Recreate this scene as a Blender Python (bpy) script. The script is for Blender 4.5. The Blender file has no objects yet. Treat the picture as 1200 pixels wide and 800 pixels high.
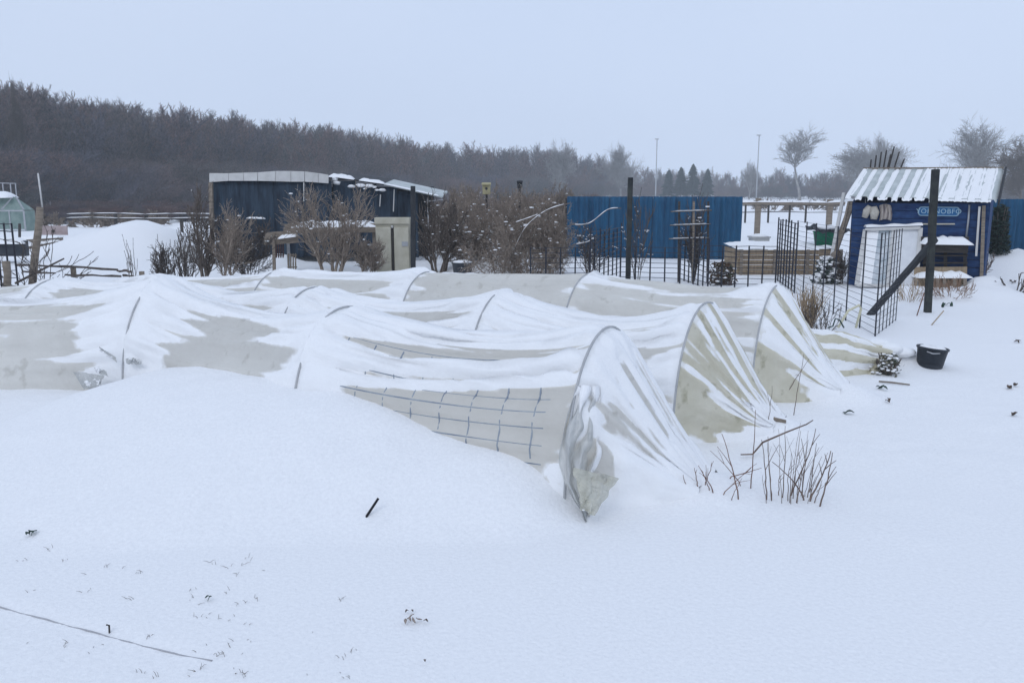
import bpy, math, random
import numpy as np
from mathutils import Vector, Matrix

SC = bpy.context.scene
COL = SC.collection
R = math.radians

# ---------------------------------------------------------------- camera, sky, sun, exposure
CAM_H, PITCH, FPX = 1.6, R(9.9), 1000.0
cam = bpy.data.cameras.new('camera')
cam.lens = 36 * FPX / 1200
cam.sensor_width = 36
cam.clip_start, cam.clip_end = 0.05, 4000
camo = bpy.data.objects.new('camera', cam)
camo.location = (0, 0, CAM_H)
camo.rotation_euler = (math.pi / 2 - PITCH, 0, 0)
COL.objects.link(camo)
SC.camera = camo

SUN_EL, SUN_AZ = R(42), R(205)          # veiled winter sun behind the camera's left shoulder
w = bpy.data.worlds.new('World')
SC.world = w
w.use_nodes = True
nt = w.node_tree
nt.nodes.clear()
out = nt.nodes.new('ShaderNodeOutputWorld')
add = nt.nodes.new('ShaderNodeAddShader')
b1 = nt.nodes.new('ShaderNodeBackground')
b2 = nt.nodes.new('ShaderNodeBackground')
sky = nt.nodes.new('ShaderNodeTexSky')
sky.sky_type = 'NISHITA'
sky.sun_disc = False
sky.sun_elevation = SUN_EL
sky.sun_rotation = SUN_AZ
sky.dust_density = 4
b1.inputs[1].default_value = 0.006       # what shows of the clear sky through the cloud
b2.inputs[0].default_value = (0.56, 0.68, 0.89, 1)   # even cloud cover
b2.inputs[1].default_value = 1.0
wtc = nt.nodes.new('ShaderNodeTexCoord'); wn = nt.nodes.new('ShaderNodeTexNoise'); wr = nt.nodes.new('ShaderNodeValToRGB')
wn.inputs['Scale'].default_value = 2.2; wn.inputs['Detail'].default_value = 5
wr.color_ramp.elements[0].position, wr.color_ramp.elements[1].position = .3, .7
wr.color_ramp.elements[0].color = (0.58, 0.685, 0.885, 1); wr.color_ramp.elements[1].color = (0.61, 0.71, 0.90, 1)
nt.links.new(wtc.outputs['Generated'], wn.inputs['Vector']); nt.links.new(wn.outputs['Fac'], wr.inputs[0]); nt.links.new(wr.outputs[0], b2.inputs[0])
nt.links.new(sky.outputs[0], b1.inputs[0])
nt.links.new(b1.outputs[0], add.inputs[0])
nt.links.new(b2.outputs[0], add.inputs[1])
nt.links.new(add.outputs[0], out.inputs[0])

sl = bpy.data.lights.new('sun', 'SUN')
sl.energy = 0.5
sl.angle = R(25)
sl.color = (0.95, 0.97, 1.0)
so = bpy.data.objects.new('sun', sl)
sd = Vector((math.sin(SUN_AZ) * math.cos(SUN_EL), math.cos(SUN_AZ) * math.cos(SUN_EL), math.sin(SUN_EL)))
so.rotation_euler = (-sd).to_track_quat('-Z', 'Y').to_euler()
COL.objects.link(so)

SC.view_settings.view_transform = 'Standard'
SC.view_settings.look = 'None'
SC.view_settings.exposure = 0.0
SC.view_settings.gamma = 1
SC.cycles.max_bounces = 8
SC.cycles.transparent_max_bounces = 16
SC.cycles.volume_bounces = 3

# ---------------------------------------------------------------- helpers: picture to place, noise
cp, sp = math.cos(PITCH), math.sin(PITCH)

def ray(px, py):
    a, b = (px - 600) / FPX, (400 - py) / FPX
    return Vector((a, cp + b * sp, -sp + b * cp))

def P(px, py, Y):
    r = ray(px, py)
    k = Y / r.y
    return Vector((r.x * k, Y, CAM_H + r.z * k))

def G(px, py, z=0.0):
    r = ray(px, py)
    k = (z - CAM_H) / r.z
    return Vector((r.x * k, r.y * k, z))

_rs = np.random.RandomState(7)
_LAT = _rs.rand(256, 256) * 2 - 1

def vn(x, y):
    x = np.asarray(x, float); y = np.asarray(y, float)
    xi, yi = np.floor(x).astype(int), np.floor(y).astype(int)
    fx, fy = x - xi, y - yi
    fx = fx * fx * (3 - 2 * fx); fy = fy * fy * (3 - 2 * fy)
    a = _LAT[xi & 255, yi & 255]; b = _LAT[(xi + 1) & 255, yi & 255]
    c = _LAT[xi & 255, (yi + 1) & 255]; d = _LAT[(xi + 1) & 255, (yi + 1) & 255]
    return (a * (1 - fx) + b * fx) * (1 - fy) + (c * (1 - fx) + d * fx) * fy

def fbm(x, y, o=4):
    s, a = 0, 1.0
    for i in range(o):
        s = s + a * vn(x * 2 ** i + 17.3 * i, y * 2 ** i + 9.1 * i)
        a *= .5
    return s

def sstep(a, b, x):
    t = np.clip((x - a) / (b - a), 0, 1)
    return t * t * (3 - 2 * t)

# ---------------------------------------------------------------- materials
MATS = {}

def mat(name, col, col2=None, scale=8.0, rough=0.8, bump=0.0, bscale=None, metal=0.0, stretch=(1, 1, 1), detail=6, thr=(0.35, 0.65), spec=0.3, trans=0.0, transp=0.0, coord='Object'):
    if name in MATS:
        return MATS[name]
    m = bpy.data.materials.new(name)
    m.use_nodes = True
    n = m.node_tree.nodes; L = m.node_tree.links
    b = n['Principled BSDF']
    b.inputs['Roughness'].default_value = rough
    b.inputs['Metallic'].default_value = metal
    b.inputs['Specular IOR Level'].default_value = spec
    b.inputs['Base Color'].default_value = (*col, 1)
    tc = n.new('ShaderNodeTexCoord')
    mp = n.new('ShaderNodeMapping')
    mp.inputs['Scale'].default_value = stretch
    L.new(tc.outputs[coord], mp.inputs[0])
    if col2 is not None:
        nz = n.new('ShaderNodeTexNoise')
        nz.inputs['Scale'].default_value = scale
        nz.inputs['Detail'].default_value = detail
        nz.inputs['Roughness'].default_value = 0.65
        L.new(mp.outputs[0], nz.inputs['Vector'])
        cr = n.new('ShaderNodeValToRGB')
        cr.color_ramp.elements[0].position, cr.color_ramp.elements[1].position = thr
        cr.color_ramp.elements[0].color = (*col, 1)
        cr.color_ramp.elements[1].color = (*col2, 1)
        L.new(nz.outputs['Fac'], cr.inputs[0])
        L.new(cr.outputs[0], b.inputs['Base Color'])
    if bump > 0:
        nb = n.new('ShaderNodeTexNoise')
        nb.inputs['Scale'].default_value = bscale or scale * 3
        nb.inputs['Detail'].default_value = 8
        L.new(mp.outputs[0], nb.inputs['Vector'])
        bp = n.new('ShaderNodeBump')
        bp.inputs['Strength'].default_value = 1.0
        bp.inputs['Distance'].default_value = bump
        L.new(nb.outputs['Fac'], bp.inputs['Height'])
        L.new(bp.outputs[0], b.inputs['Normal'])
    MATS[name] = m
    return m

def snow_mat():
    m = mat('snow', (0.86, 0.86, 0.86), (0.90, 0.90, 0.90), 3, 0.75, 0.004, 45, spec=0.15)
    return m

def film_mat(name, col, col2, transp, seed=0.0, stain=None):
    if name in MATS:
        return MATS[name]
    m = bpy.data.materials.new(name); m.use_nodes = True
    n = m.node_tree.nodes; L = m.node_tree.links
    n.clear()
    o = n.new('ShaderNodeOutputMaterial')
    tc = n.new('ShaderNodeTexCoord')
    nz = n.new('ShaderNodeTexNoise'); nz.inputs['Scale'].default_value = 3.2; nz.inputs['Detail'].default_value = 8
    nz.inputs['Roughness'].default_value = .62
    mp = n.new('ShaderNodeMapping'); mp.inputs['Location'].default_value = (seed, seed, 0)
    L.new(tc.outputs['Object'], mp.inputs[0]); L.new(mp.outputs[0], nz.inputs['Vector'])
    cr = n.new('ShaderNodeValToRGB')
    cr.color_ramp.elements[0].position, cr.color_ramp.elements[1].position = .36, .64
    cr.color_ramp.elements[0].color = (*col, 1); cr.color_ramp.elements[1].color = (*col2, 1)
    L.new(nz.outputs['Fac'], cr.inputs[0])
    colout = cr.outputs[0]
    if stain:
        n2 = n.new('ShaderNodeTexNoise'); n2.inputs['Scale'].default_value = 9; n2.inputs['Detail'].default_value = 7
        L.new(mp.outputs[0], n2.inputs['Vector'])
        r2 = n.new('ShaderNodeValToRGB'); r2.color_ramp.elements[0].position = .60; r2.color_ramp.elements[1].position = .70
        L.new(n2.outputs['Fac'], r2.inputs[0])
        mx = n.new('ShaderNodeMix'); mx.data_type = 'RGBA'
        L.new(r2.outputs[0], mx.inputs[0]); L.new(colout, mx.inputs[6]); mx.inputs[7].default_value = (*stain, 1)
        colout = mx.outputs[2]
    at = n.new('ShaderNodeAttribute'); at.attribute_name = 'dust'
    n3 = n.new('ShaderNodeTexNoise'); n3.inputs['Scale'].default_value = 24; n3.inputs['Detail'].default_value = 6
    L.new(tc.outputs['Object'], n3.inputs['Vector'])
    ad = n.new('ShaderNodeMath'); ad.operation = 'MULTIPLY_ADD'; L.new(n3.outputs['Fac'], ad.inputs[0]); ad.inputs[1].default_value = 1.0; ad.inputs[2].default_value = -.8
    a2 = n.new('ShaderNodeMath'); L.new(ad.outputs[0], a2.inputs[0]); L.new(at.outputs['Fac'], a2.inputs[1])
    a3 = n.new('ShaderNodeMapRange'); L.new(a2.outputs[0], a3.inputs[0]); a3.inputs[1].default_value = 0.0; a3.inputs[2].default_value = .75; a3.inputs[4].default_value = .85
    df = n.new('ShaderNodeBsdfDiffuse'); tl = n.new('ShaderNodeBsdfTranslucent'); gl = n.new('ShaderNodeBsdfGlossy')
    gl.inputs['Roughness'].default_value = .38
    gl.inputs['Color'].default_value = (.8, .8, .8, 1)
    tr = n.new('ShaderNodeBsdfTransparent'); tr.inputs['Color'].default_value = (.86, .87, .87, 1)
    L.new(colout, df.inputs[0]); L.new(colout, tl.inputs[0])
    nb = n.new('ShaderNodeTexNoise'); nb.inputs['Scale'].default_value = 38; nb.inputs['Detail'].default_value = 5
    L.new(mp.outputs[0], nb.inputs['Vector'])
    bp = n.new('ShaderNodeBump'); bp.inputs['Distance'].default_value = .012
    nb.inputs['Scale'].default_value = 16
    L.new(nb.outputs['Fac'], bp.inputs['Height'])
    for s in (df, gl):
        L.new(bp.outputs[0], s.inputs['Normal'])
    m1 = n.new('ShaderNodeMixShader'); m1.inputs[0].default_value = .30
    L.new(df.outputs[0], m1.inputs[1]); L.new(tl.outputs[0], m1.inputs[2])
    m2 = n.new('ShaderNodeMixShader'); m2.inputs[0].default_value = .07
    L.new(m1.outputs[0], m2.inputs[1]); L.new(gl.outputs[0], m2.inputs[2])
    m3 = n.new('ShaderNodeMixShader'); m3.inputs[0].default_value = transp
    L.new(m2.outputs[0], m3.inputs[1]); L.new(tr.outputs[0], m3.inputs[2])
    dd = n.new('ShaderNodeBsdfDiffuse'); dd.inputs[0].default_value = (.88, .88, .88, 1)
    m4 = n.new('ShaderNodeMixShader'); L.new(a3.outputs[0], m4.inputs[0]); L.new(m3.outputs[0], m4.inputs[1]); L.new(dd.outputs[0], m4.inputs[2])
    L.new(m4.outputs[0], o.inputs[0])
    MATS[name] = m
    return m

SNOW = snow_mat()
GROUND = mat('ground_snow', (0.84, 0.84, 0.845), (0.91, 0.91, 0.91), 55, 0.8, 0.006, 48, spec=0.1)
FILM = film_mat('tunnel_film', (.84, .81, .745), (.91, .885, .82), .12, 0, (.72, .69, .62))
FILMY = film_mat('tunnel_film_yellowed', (.74, .69, .52), (.88, .83, .68), .10, 3.0, (.52, .48, .33))
FILMD = film_mat('tunnel_film_dark', (.30, .33, .34), (.62, .61, .58), .2, 5.0, (.16, .18, .2))  # dark grey film, also drawn as the dark slits by the third hoop
FILMF = film_mat('tunnel_film_flap', (.50, .49, .42), (.80, .77, .62), .24, 7.0, (.34, .34, .31))
FILMD2 = film_mat('tunnel_film_soiled', (.64, .65, .64), (.84, .83, .79), .15, 5.0, (.50, .51, .50))
FILMC = film_mat('tunnel_film_clear', (.87, .83, .745), (.93, .89, .81), .16, 0)
HOOPM = mat('hoop_pipe', (.36, .37, .38), (.48, .48, .48), 12, .5)
BLACKWIRE = mat('black_wire', (.012, .015, .025), (.03, .03, .04), 20, .5)
BARK = mat('bark', (.09, .072, .06), (.19, .155, .13), 14, .9, .004)
BARKD = mat('bark_dark', (.06, .05, .045), (.14, .115, .10), 14, .9, .004)
TWIG = mat('twig', (.11, .075, .06), (.22, .165, .135), 14, .9)
TWIGR = mat('twig_red', (.12, .05, .03), (.2, .1, .06), 14, .8)
BRAMBLE = mat('bramble', (.17, .135, .11), (.38, .31, .25), 9, .9)
STRAW = mat('straw', (.30, .22, .14), (.46, .36, .25), 20, .9)
WOOD = mat('weathered_wood', (.16, .13, .10), (.28, .235, .19), 6, .85, .004, 30, stretch=(1, 1, 6))
WOODD = mat('dark_wood', (.03, .028, .026), (.07, .06, .055), 6, .85, .004, 30, stretch=(1, 1, 6))
TAN = mat('tan_planks', (.21, .155, .10), (.33, .255, .17), 5, .85, .004, 30, stretch=(6, 1, 1))
BLACKP = mat('black_painted_wood', (.014, .016, .02), (.035, .038, .042), 9, .7, .003, 40)
NAVY = mat('navy_boards', (.004, .018, .075), (.022, .07, .19), 3, .75, .004, 30, stretch=(1.5, 1.5, 4), thr=(.3, .72))
TEAL = mat('blue_sheet', (.002, .035, .09), (.012, .11, .22), 3.5, .6, .012, 9, stretch=(2.5, 1, .3), thr=(.25, .75), detail=9)
TARP = mat('dark_tarp', (.005, .012, .024), (.03, .055, .085), 3, .7, .015, 12, stretch=(3, 3, .4))
CREAM = mat('cream_panel', (.46, .43, .33), (.60, .57, .47), 4, .6, .002, 30)
PALE = mat('pale_fascia', (.50, .49, .47), (.62, .61, .59), 4, .7, .002, 30)
CORR = mat('corrugated_sheet', (.40, .44, .43), (.56, .59, .58), 4, .6, .002, 30)
GREYP = mat('grey_plastic', (.42, .42, .41), (.52, .52, .51), 4, .5)
GREEN = mat('green_plastic', (.005, .13, .075), (.01, .19, .10), 4, .45)
BUCKET = mat('dark_bucket', (.022, .028, .038), (.045, .05, .06), 6, .5)
LEAFD = mat('dark_leaf', (.012, .035, .03), (.04, .08, .05), 20, .7)
STEEL = mat('galvanised_steel', (.35, .36, .38), (.45, .46, .47), 10, .45, metal=.4)
GLASSG = film_mat('greenhouse_sheet', (.20, .30, .27), (.32, .42, .38), .12, 9.0)

# ---------------------------------------------------------------- object helpers
def tag(o, label, cat, group=None, kind=None):
    if label: o['label'] = label
    if cat: o['category'] = cat
    if group: o['group'] = group
    if kind: o['kind'] = kind
    return o

def link(o, parent=None):
    COL.objects.link(o)
    if parent is not None:
        o.parent = parent
    return o

def thing(name, loc, label, cat, group=None, rz=0.0):
    o = bpy.data.objects.new(name, None)
    o.empty_display_size = .2
    o.location = loc
    o.rotation_euler = (0, 0, rz)
    link(o)
    return tag(o, label, cat, group)

def np_mesh(name, V, F, m=None, smooth=False):
    me = bpy.data.meshes.new(name)
    V = np.asarray(V, dtype=np.float32)
    F = np.asarray(F, dtype=np.int32)
    k = F.shape[1]
    me.vertices.add(len(V)); me.vertices.foreach_set('co', V.ravel())
    me.loops.add(F.size); me.loops.foreach_set('vertex_index', F.ravel())
    me.polygons.add(len(F))
    me.polygons.foreach_set('loop_start', np.arange(0, F.size, k, dtype=np.int32))
    me.polygons.foreach_set('loop_total', np.full(len(F), k, dtype=np.int32))
    me.update(calc_edges=True)
    if smooth:
        me.polygons.foreach_set('use_smooth', np.ones(len(F), dtype=bool))
    if m: me.materials.append(m)
    return me

class MB:
    """collects simple solids into one mesh (one part)"""
    def __init__(self): self.v = []; self.f = []
    def box(self, c, s, rot=None):
        n = len(self.v)
        M = rot if rot is not None else Matrix.Identity(3)
        for z in (-1, 1):
            for x, y in ((-1, -1), (1, -1), (1, 1), (-1, 1)):
                self.v.append(Vector(c) + M @ Vector((x * s[0] / 2, y * s[1] / 2, z * s[2] / 2)))
        for q in ((3, 2, 1, 0), (4, 5, 6, 7), (0, 1, 5, 4), (1, 2, 6, 5), (2, 3, 7, 6), (3, 0, 4, 7)):
            self.f.append(tuple(n + i for i in q))
        return self
    def bar(self, a, b, wx, wy=None, roll=0.0):
        a, b = Vector(a), Vector(b)
        d = b - a
        q = d.to_track_quat('Z', 'Y').to_matrix() @ Matrix.Rotation(roll, 3, 'Z')
        return self.box((a + b) / 2, (wx, wy or wx, d.length), q)
    def tube(self, pts, rad, n=8, cap=True):
        pts = [Vector(p) for p in pts]
        rs = rad if isinstance(rad, (list, tuple)) else [rad] * len(pts)
        b0 = len(self.v)
        prev = None
        for i, p in enumerate(pts):
            t = (pts[min(i + 1, len(pts) - 1)] - pts[max(i - 1, 0)]).normalized()
            if prev is None:
                u = t.orthogonal().normalized()
            else:
                u = (prev - t * prev.dot(t)).normalized()
            prev = u
            vv = t.cross(u)
            for k in range(n):
                a = 2 * math.pi * k / n
                self.v.append(p + (u * math.cos(a) + vv * math.sin(a)) * rs[i])
        for i in range(len(pts) - 1):
            for k in range(n):
                self.f.append((b0 + i * n + k, b0 + i * n + (k + 1) % n, b0 + (i + 1) * n + (k + 1) % n, b0 + (i + 1) * n + k))
        if cap:
            self.f.append(tuple(b0 + k for k in reversed(range(n))))
            self.f.append(tuple(b0 + (len(pts) - 1) * n + k for k in range(n)))
        return self
    def blob(self, c, s, rng, nu=8, nv=5, j=.15):
        b0 = len(self.v)
        c = Vector(c)
        for i in range(1, nv):
            ph = math.pi * i / nv
            for k in range(nu):
                a = 2 * math.pi * k / nu
                f = 1 + rng.uniform(-j, j)
                self.v.append(c + Vector((s[0] * math.sin(ph) * math.cos(a) * f, s[1] * math.sin(ph) * math.sin(a) * f, s[2] * math.cos(ph) * f)))
        t = len(self.v); self.v.append(c + Vector((0, 0, s[2]))); self.v.append(c - Vector((0, 0, s[2])))
        for i in range(nv - 2):
            for k in range(nu):
                self.f.append((b0 + i * nu + k, b0 + (i + 1) * nu + k, b0 + (i + 1) * nu + (k + 1) % nu, b0 + i * nu + (k + 1) % nu))
        for k in range(nu):
            self.f.append((t, b0 + k, b0 + (k + 1) % nu))
            self.f.append((t + 1, b0 + (nv - 2) * nu + (k + 1) % nu, b0 + (nv - 2) * nu + k))
        return self
    def quad(self, *p):
        n = len(self.v)
        self.v += [Vector(q) for q in p]
        self.f.append(tuple(range(n, n + len(p))))
        return self
    def mesh(self, name, m, smooth=False):
        me = bpy.data.meshes.new(name)
        me.from_pydata([tuple(v) for v in self.v], [], self.f)
        me.materials.append(m)
        if smooth:
            me.polygons.foreach_set('use_smooth', [True] * len(me.polygons))
        me.update()
        return me
    def build(self, name, m, parent=None, smooth=False, label=None, bevel=0.0, kind=None):
        """world-space vertices; re-based on the parent's origin"""
        if parent is not None:
            Mi = (Matrix.Translation(parent.location) @ parent.rotation_euler.to_matrix().to_4x4()).inverted()
            self.v = [Mi @ Vector(v) for v in self.v]
        o = bpy.data.objects.new(name, self.mesh(name, m, smooth))
        link(o, parent)
        if bevel > 0:
            md = o.modifiers.new('bevel', 'BEVEL'); md.width = bevel; md.segments = 2; md.limit_method = 'ANGLE'
        if label: o['label'] = label
        if kind: o['kind'] = kind
        return o

def rebase(V, parent):
    V = np.asarray(V, float)
    if parent is None: return V
    return V - np.array(parent.location)

def npart(name, V, F, m, parent, smooth=True, label=None, kind=None):
    o = bpy.data.objects.new(name, np_mesh(name, rebase(V, parent), F, m, smooth))
    link(o, parent)
    if label: o['label'] = label
    if kind: o['kind'] = kind
    return o

def grid_faces(nu, nv):
    i = np.arange(nu - 1)[:, None] * nv + np.arange(nv - 1)[None, :]
    return np.stack([i, i + nv, i + nv + 1, i + 1], -1).reshape(-1, 4)

# ---------------------------------------------------------------- the three rows of film tunnels (plan first: the ground banks up against them)
ROWS = [
    dict(hoops=[(712, 384, 4.55), (405, 360, 5.46), (195, 325, 6.6), (-75, 338, 7.0)], gather=(1.05, 4.42), w=.50, bare={0: [(.5, .35, 1.6), (1.3, .4, 1.2)], 1: [(.42, .2, 1.2), (1.45, .3, 1.3)], 2: [(.5, .2, .8)]}),
    dict(hoops=[(828, 355, 5.6), (590, 341, 6.5), (367, 337, 7.5), (195, 330, 8.5), (62, 328, 9.0), (-80, 335, 9.8)], gather=(1.77, 5.48), w=.50, bare={0: [(.4, .4, 2), (1.1, .5, 2)], 1: [(.7, .35, 1.6)], 2: [(1.2, .2, 1)], 4: [(1.2, .6, 2)]}),
    dict(hoops=[(912, 334, 6.65), (690, 321, 7.6), (500, 319, 8.55), (325, 318, 9.4), (180, 324, 10.3), (15, 340, 11.0)], gather=(2.60, 6.52), w=.52, bare={0: [(.6, .5, 2), (1.2, .3, 1.2)], 1: [(1.0, .9, 3)], 2: [(1.0, .7, 2.2)], 3: [(1.0, .6, 2)]}),
]
for r in ROWS:
    r['c'] = [P(*h) for h in r['hoops']]
    c = np.array([[p.x, p.y] for p in r['c']])
    seg = np.linalg.norm(np.diff(c, axis=0), axis=1)
    r['s'] = np.concatenate([[0], np.cumsum(seg)])
    r['xy'] = c

def row_sl(r, x, y):
    """distance along the row (from its right-hand end, leftwards) and across it (positive towards the camera)"""
    c = r['xy']
    best = np.full(np.shape(x), 1e9); S = np.zeros(np.shape(x)); Lt = np.zeros(np.shape(x))
    for i in range(len(c) - 1):
        a, b = c[i], c[i + 1]
        L = np.linalg.norm(b - a); d = (b - a) / L; nn = np.array([-d[1], d[0]])   # left of direction = towards camera
        if nn[1] > 0: nn = -nn
        t = (x - a[0]) * d[0] + (y - a[1]) * d[1]
        lo = -1e9 if i == 0 else 0.0
        hi = 1e9 if i == len(c) - 2 else L
        tc = np.clip(t, lo, hi)
        px_, py_ = a[0] + d[0] * tc, a[1] + d[1] * tc
        dist = np.hypot(x - px_, y - py_)
        lat = (x - a[0]) * nn[0] + (y - a[1]) * nn[1]
        k = dist < best
        best = np.where(k, dist, best); S = np.where(k, r['s'][i] + tc, S); Lt = np.where(k, lat, Lt)
    return S, Lt

def sinterp(x, wd, xp, fp):
    return sum(np.interp(x + o * wd, xp, fp) * k for o, k in ((-1.5, .1), (-1, .15), (-.5, .2), (0, .1), (.5, .2), (1, .15), (1.5, .1)))

def H(x, y):
    x = np.asarray(x, float); y = np.asarray(y, float)
    far = sstep(30, 90, np.hypot(x, y))
    h = .05 * fbm(x * .22, y * .22, 3) * (1 + 3 * far) + .010 * fbm(x * 1.3 + 5, y * 1.3, 4) + .005 * fbm(x * 3.1 + 9, y * 3.1, 3) + .004 * fbm(x * 2.2 + .8 * y + 31, y * 6.5 - x, 3)
    h = h + .0035 * fbm(x * 7, y * 7, 3) * (1 - sstep(6, 14, np.hypot(x, y)))
    h = h - .02
    # drift against the front of the nearest row
    S, Lt = row_sl(ROWS[0], x, y)
    s = ROWS[0]['s']
    D = sinterp(S, .13, [-.5, -.16, -.06, .10, .3, .55, .9, 1.2, 1.4, s[1] - .05, s[1] + .35, (s[1] + s[2]) / 2, s[2] - .45, s[2] - .12, s[2] + .1, s[2] + .5, s[3]],
                [0, .0, .05, .19, .25, .26, .30, .39, .46, .44, .45, .455, .38, .24, .20, .16, .10])
    wob = .12 * fbm(x * .9 + 3, y * .9, 3)
    wdt = sinterp(S, .3, [-.3, 0, .9, 1.8, 3, 5], [.9, 1.1, 1.5, 2.3, 2.7, 2.5])
    near = np.where(Lt > .40, 1 - sstep(.36, wdt + wob, Lt), 1.0)
    fill = np.where(Lt < 0, 1 - sstep(.9, 1.7, -Lt), 1.0)
    h = h + D * np.where(Lt > 0, near, fill * .9)
    S2, L2 = row_sl(ROWS[1], x, y)
    D2 = np.interp(S2, [-.7, -.1, .35, 1.2, 5, 7], [0, .03, .30, .33, .28, .2])
    h = np.maximum(h, D2 * np.where(L2 > 0, 1 - sstep(.55, 1.2, L2), 1 - sstep(.6, 1.5, -L2)) + .6 * np.maximum(h, 0))
    S3, L3 = row_sl(ROWS[2], x, y)
    D3 = np.interp(S3, [-.7, -.1, .35, 1.2, 5, 7], [0, .03, .22, .25, .2, .15])
    h = np.maximum(h, D3 * np.where(L3 > 0, 1 - sstep(.5, 1.1, L3), 1 - sstep(.3, 1.0, -L3)) + .6 * np.maximum(h, 0))
    # little banks at the gathered ends
    for r, a in zip(ROWS, (.10, .12, .12)):
        gx, gy = r['gather']
        h = h + a * np.exp(-((x - gx) ** 2 + (y - gy) ** 2) / (2 * .16 ** 2))
    # snow-covered heap on the left, banks by the hut
    for (px, Y, hh, sx, sy) in ((172, 22, .50, .95, 1.3), (128, 22, .46, 1.1, 1.3), (84, 22.4, .26, 1.2, 1.2), (204, 22.2, .42, .55, 1.1), (325, 19, .25, .5, .7), (1180, 16.2, .42, .8, .8), (1250, 15.5, .35, .9, .9), (1062, 13.6, .10, .5, .5), (1150, 13.0, .16, .8, .6), (1158, 13.6, .30, .3, .35), (560, 17, .3, .6, .6), (1040, 8.0, .07, .25, .25)):
        c = P(px, 300, Y)
        h = h + hh * np.exp(-((x - c.x) / sx) ** 2 - ((y - c.y) / sy) ** 2) * (1 + .12 * fbm(x * 1.7, y * 1.7, 3))
    # a collar of snow round the bucket
    c = P(1088, 425, 8.0)
    h = h + .13 * np.exp(-((x - c.x + .24) ** 2 + (y - c.y + .02) ** 2) / .035)
    # furrow of a half-buried cord
    a = G(-60, 690); b = G(250, 772)
    dx, dy = b.x - a.x, b.y - a.y; L = math.hypot(dx, dy)
    lat = ((x - a.x) * -dy + (y - a.y) * dx) / L
    t = ((x - a.x) * dx + (y - a.y) * dy) / L
    wgt = sstep(-.2, 0, t) * (1 - sstep(L - .2, L, t))
    h = h - .016 * wgt * (1 - sstep(-.03, .05, lat)) * np.exp(-np.maximum(-lat, 0) / .35)
    return h

def lines(a, b, step, lo, hi, g):
    m = list(np.arange(a, b + 1e-6, step))
    s = step; p = m[0]; L = []
    while p > lo:
        s *= g; p -= s; L.append(p)
    s = step; p = m[-1]; U = []
    while p < hi:
        s *= g; p += s; U.append(p)
    return np.array(L[::-1] + m + U)

xs = lines(-5.8, 4.4, .035, -900, 900, 1.07)
ys = lines(1.9, 11.5, .035, -300, 1600, 1.05)
X, Yg = np.meshgrid(xs, ys, indexing='ij')
ZG = H(X, Yg)
V = np.stack([X, Yg, ZG], -1).reshape(-1, 3)
ground = bpy.data.objects.new('snow_ground', np_mesh('snow_ground', V, grid_faces(len(xs), len(ys)), GROUND, True))
link(ground)
tag(ground, 'snow covered allotment ground with low drifts', 'ground', kind='structure')

import bisect
_xl, _yl, _zl = list(map(float, xs)), list(map(float, ys)), ZG.tolist()

def gh(x, y):
    """height of the snow sheet at a place"""
    i = min(max(bisect.bisect_right(_xl, x) - 1, 0), len(_xl) - 2)
    j = min(max(bisect.bisect_right(_yl, y) - 1, 0), len(_yl) - 2)
    u = (x - _xl[i]) / (_xl[i + 1] - _xl[i]); v = (y - _yl[j]) / (_yl[j + 1] - _yl[j])
    return (_zl[i][j] * (1 - u) + _zl[i + 1][j] * u) * (1 - v) + (_zl[i][j + 1] * (1 - u) + _zl[i + 1][j + 1] * u) * v

def on(px, py):
    """a place on the snow seen at this picture point"""
    z = 0.0
    for _ in range(12):
        p = G(px, py, z); z = .5 * z + .5 * gh(p.x, p.y)
    return Vector((p.x, p.y, gh(p.x, p.y)))

# ---------------------------------------------------------------- tunnels
def prof(th, w_, h_):
    return w_ * np.cos(th), h_ * np.sin(th) ** .82

def th_of(f):
    return math.asin(max(0.0, min(1.0, f)) ** (1 / .82))

def surf_normals(S):
    du = np.gradient(S, axis=0); dv = np.gradient(S, axis=1)
    n = np.cross(du, dv)
    n /= np.maximum(np.linalg.norm(n, axis=-1, keepdims=True), 1e-9)
    return n

def dust_attr(o, M):
    a = o.data.attributes.new('dust', 'FLOAT', 'POINT')
    a.data.foreach_set('value', np.asarray(sstep(-.13, .05, M), dtype=np.float32).ravel())

def snow_part(S, T, parent, name='snow_cover', ends=None):
    """a layer of snow of thickness T lying on the surface S"""
    N = surf_normals(S)
    mid = N[:, N.shape[1] // 2]
    if mid[:, 2].mean() < 0: N = -N
    up = np.array([0, 0, 1.0])
    Nn = N * .75 + up * .25
    if ends is not None:
        Nr, we = ends
        Nn = Nn * (1 - we)[..., None] + Nr * we[..., None]
    nu, nv = T.shape
    Vv = S + Nn * np.maximum(T, -.004)[..., None]
    F = grid_faces(nu, nv)
    keep = T.reshape(-1)[F].max(1) > 0.0015
    F = F[keep]
    if len(F) == 0: return None
    used = np.unique(F)
    rm = -np.ones(nu * nv, int); rm[used] = np.arange(len(used))
    return npart(name, Vv.reshape(-1, 3)[used], rm[F], SNOW, parent)

def gauss(x, c, w_): return np.exp(-((x - c) / w_) ** 2)

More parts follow.
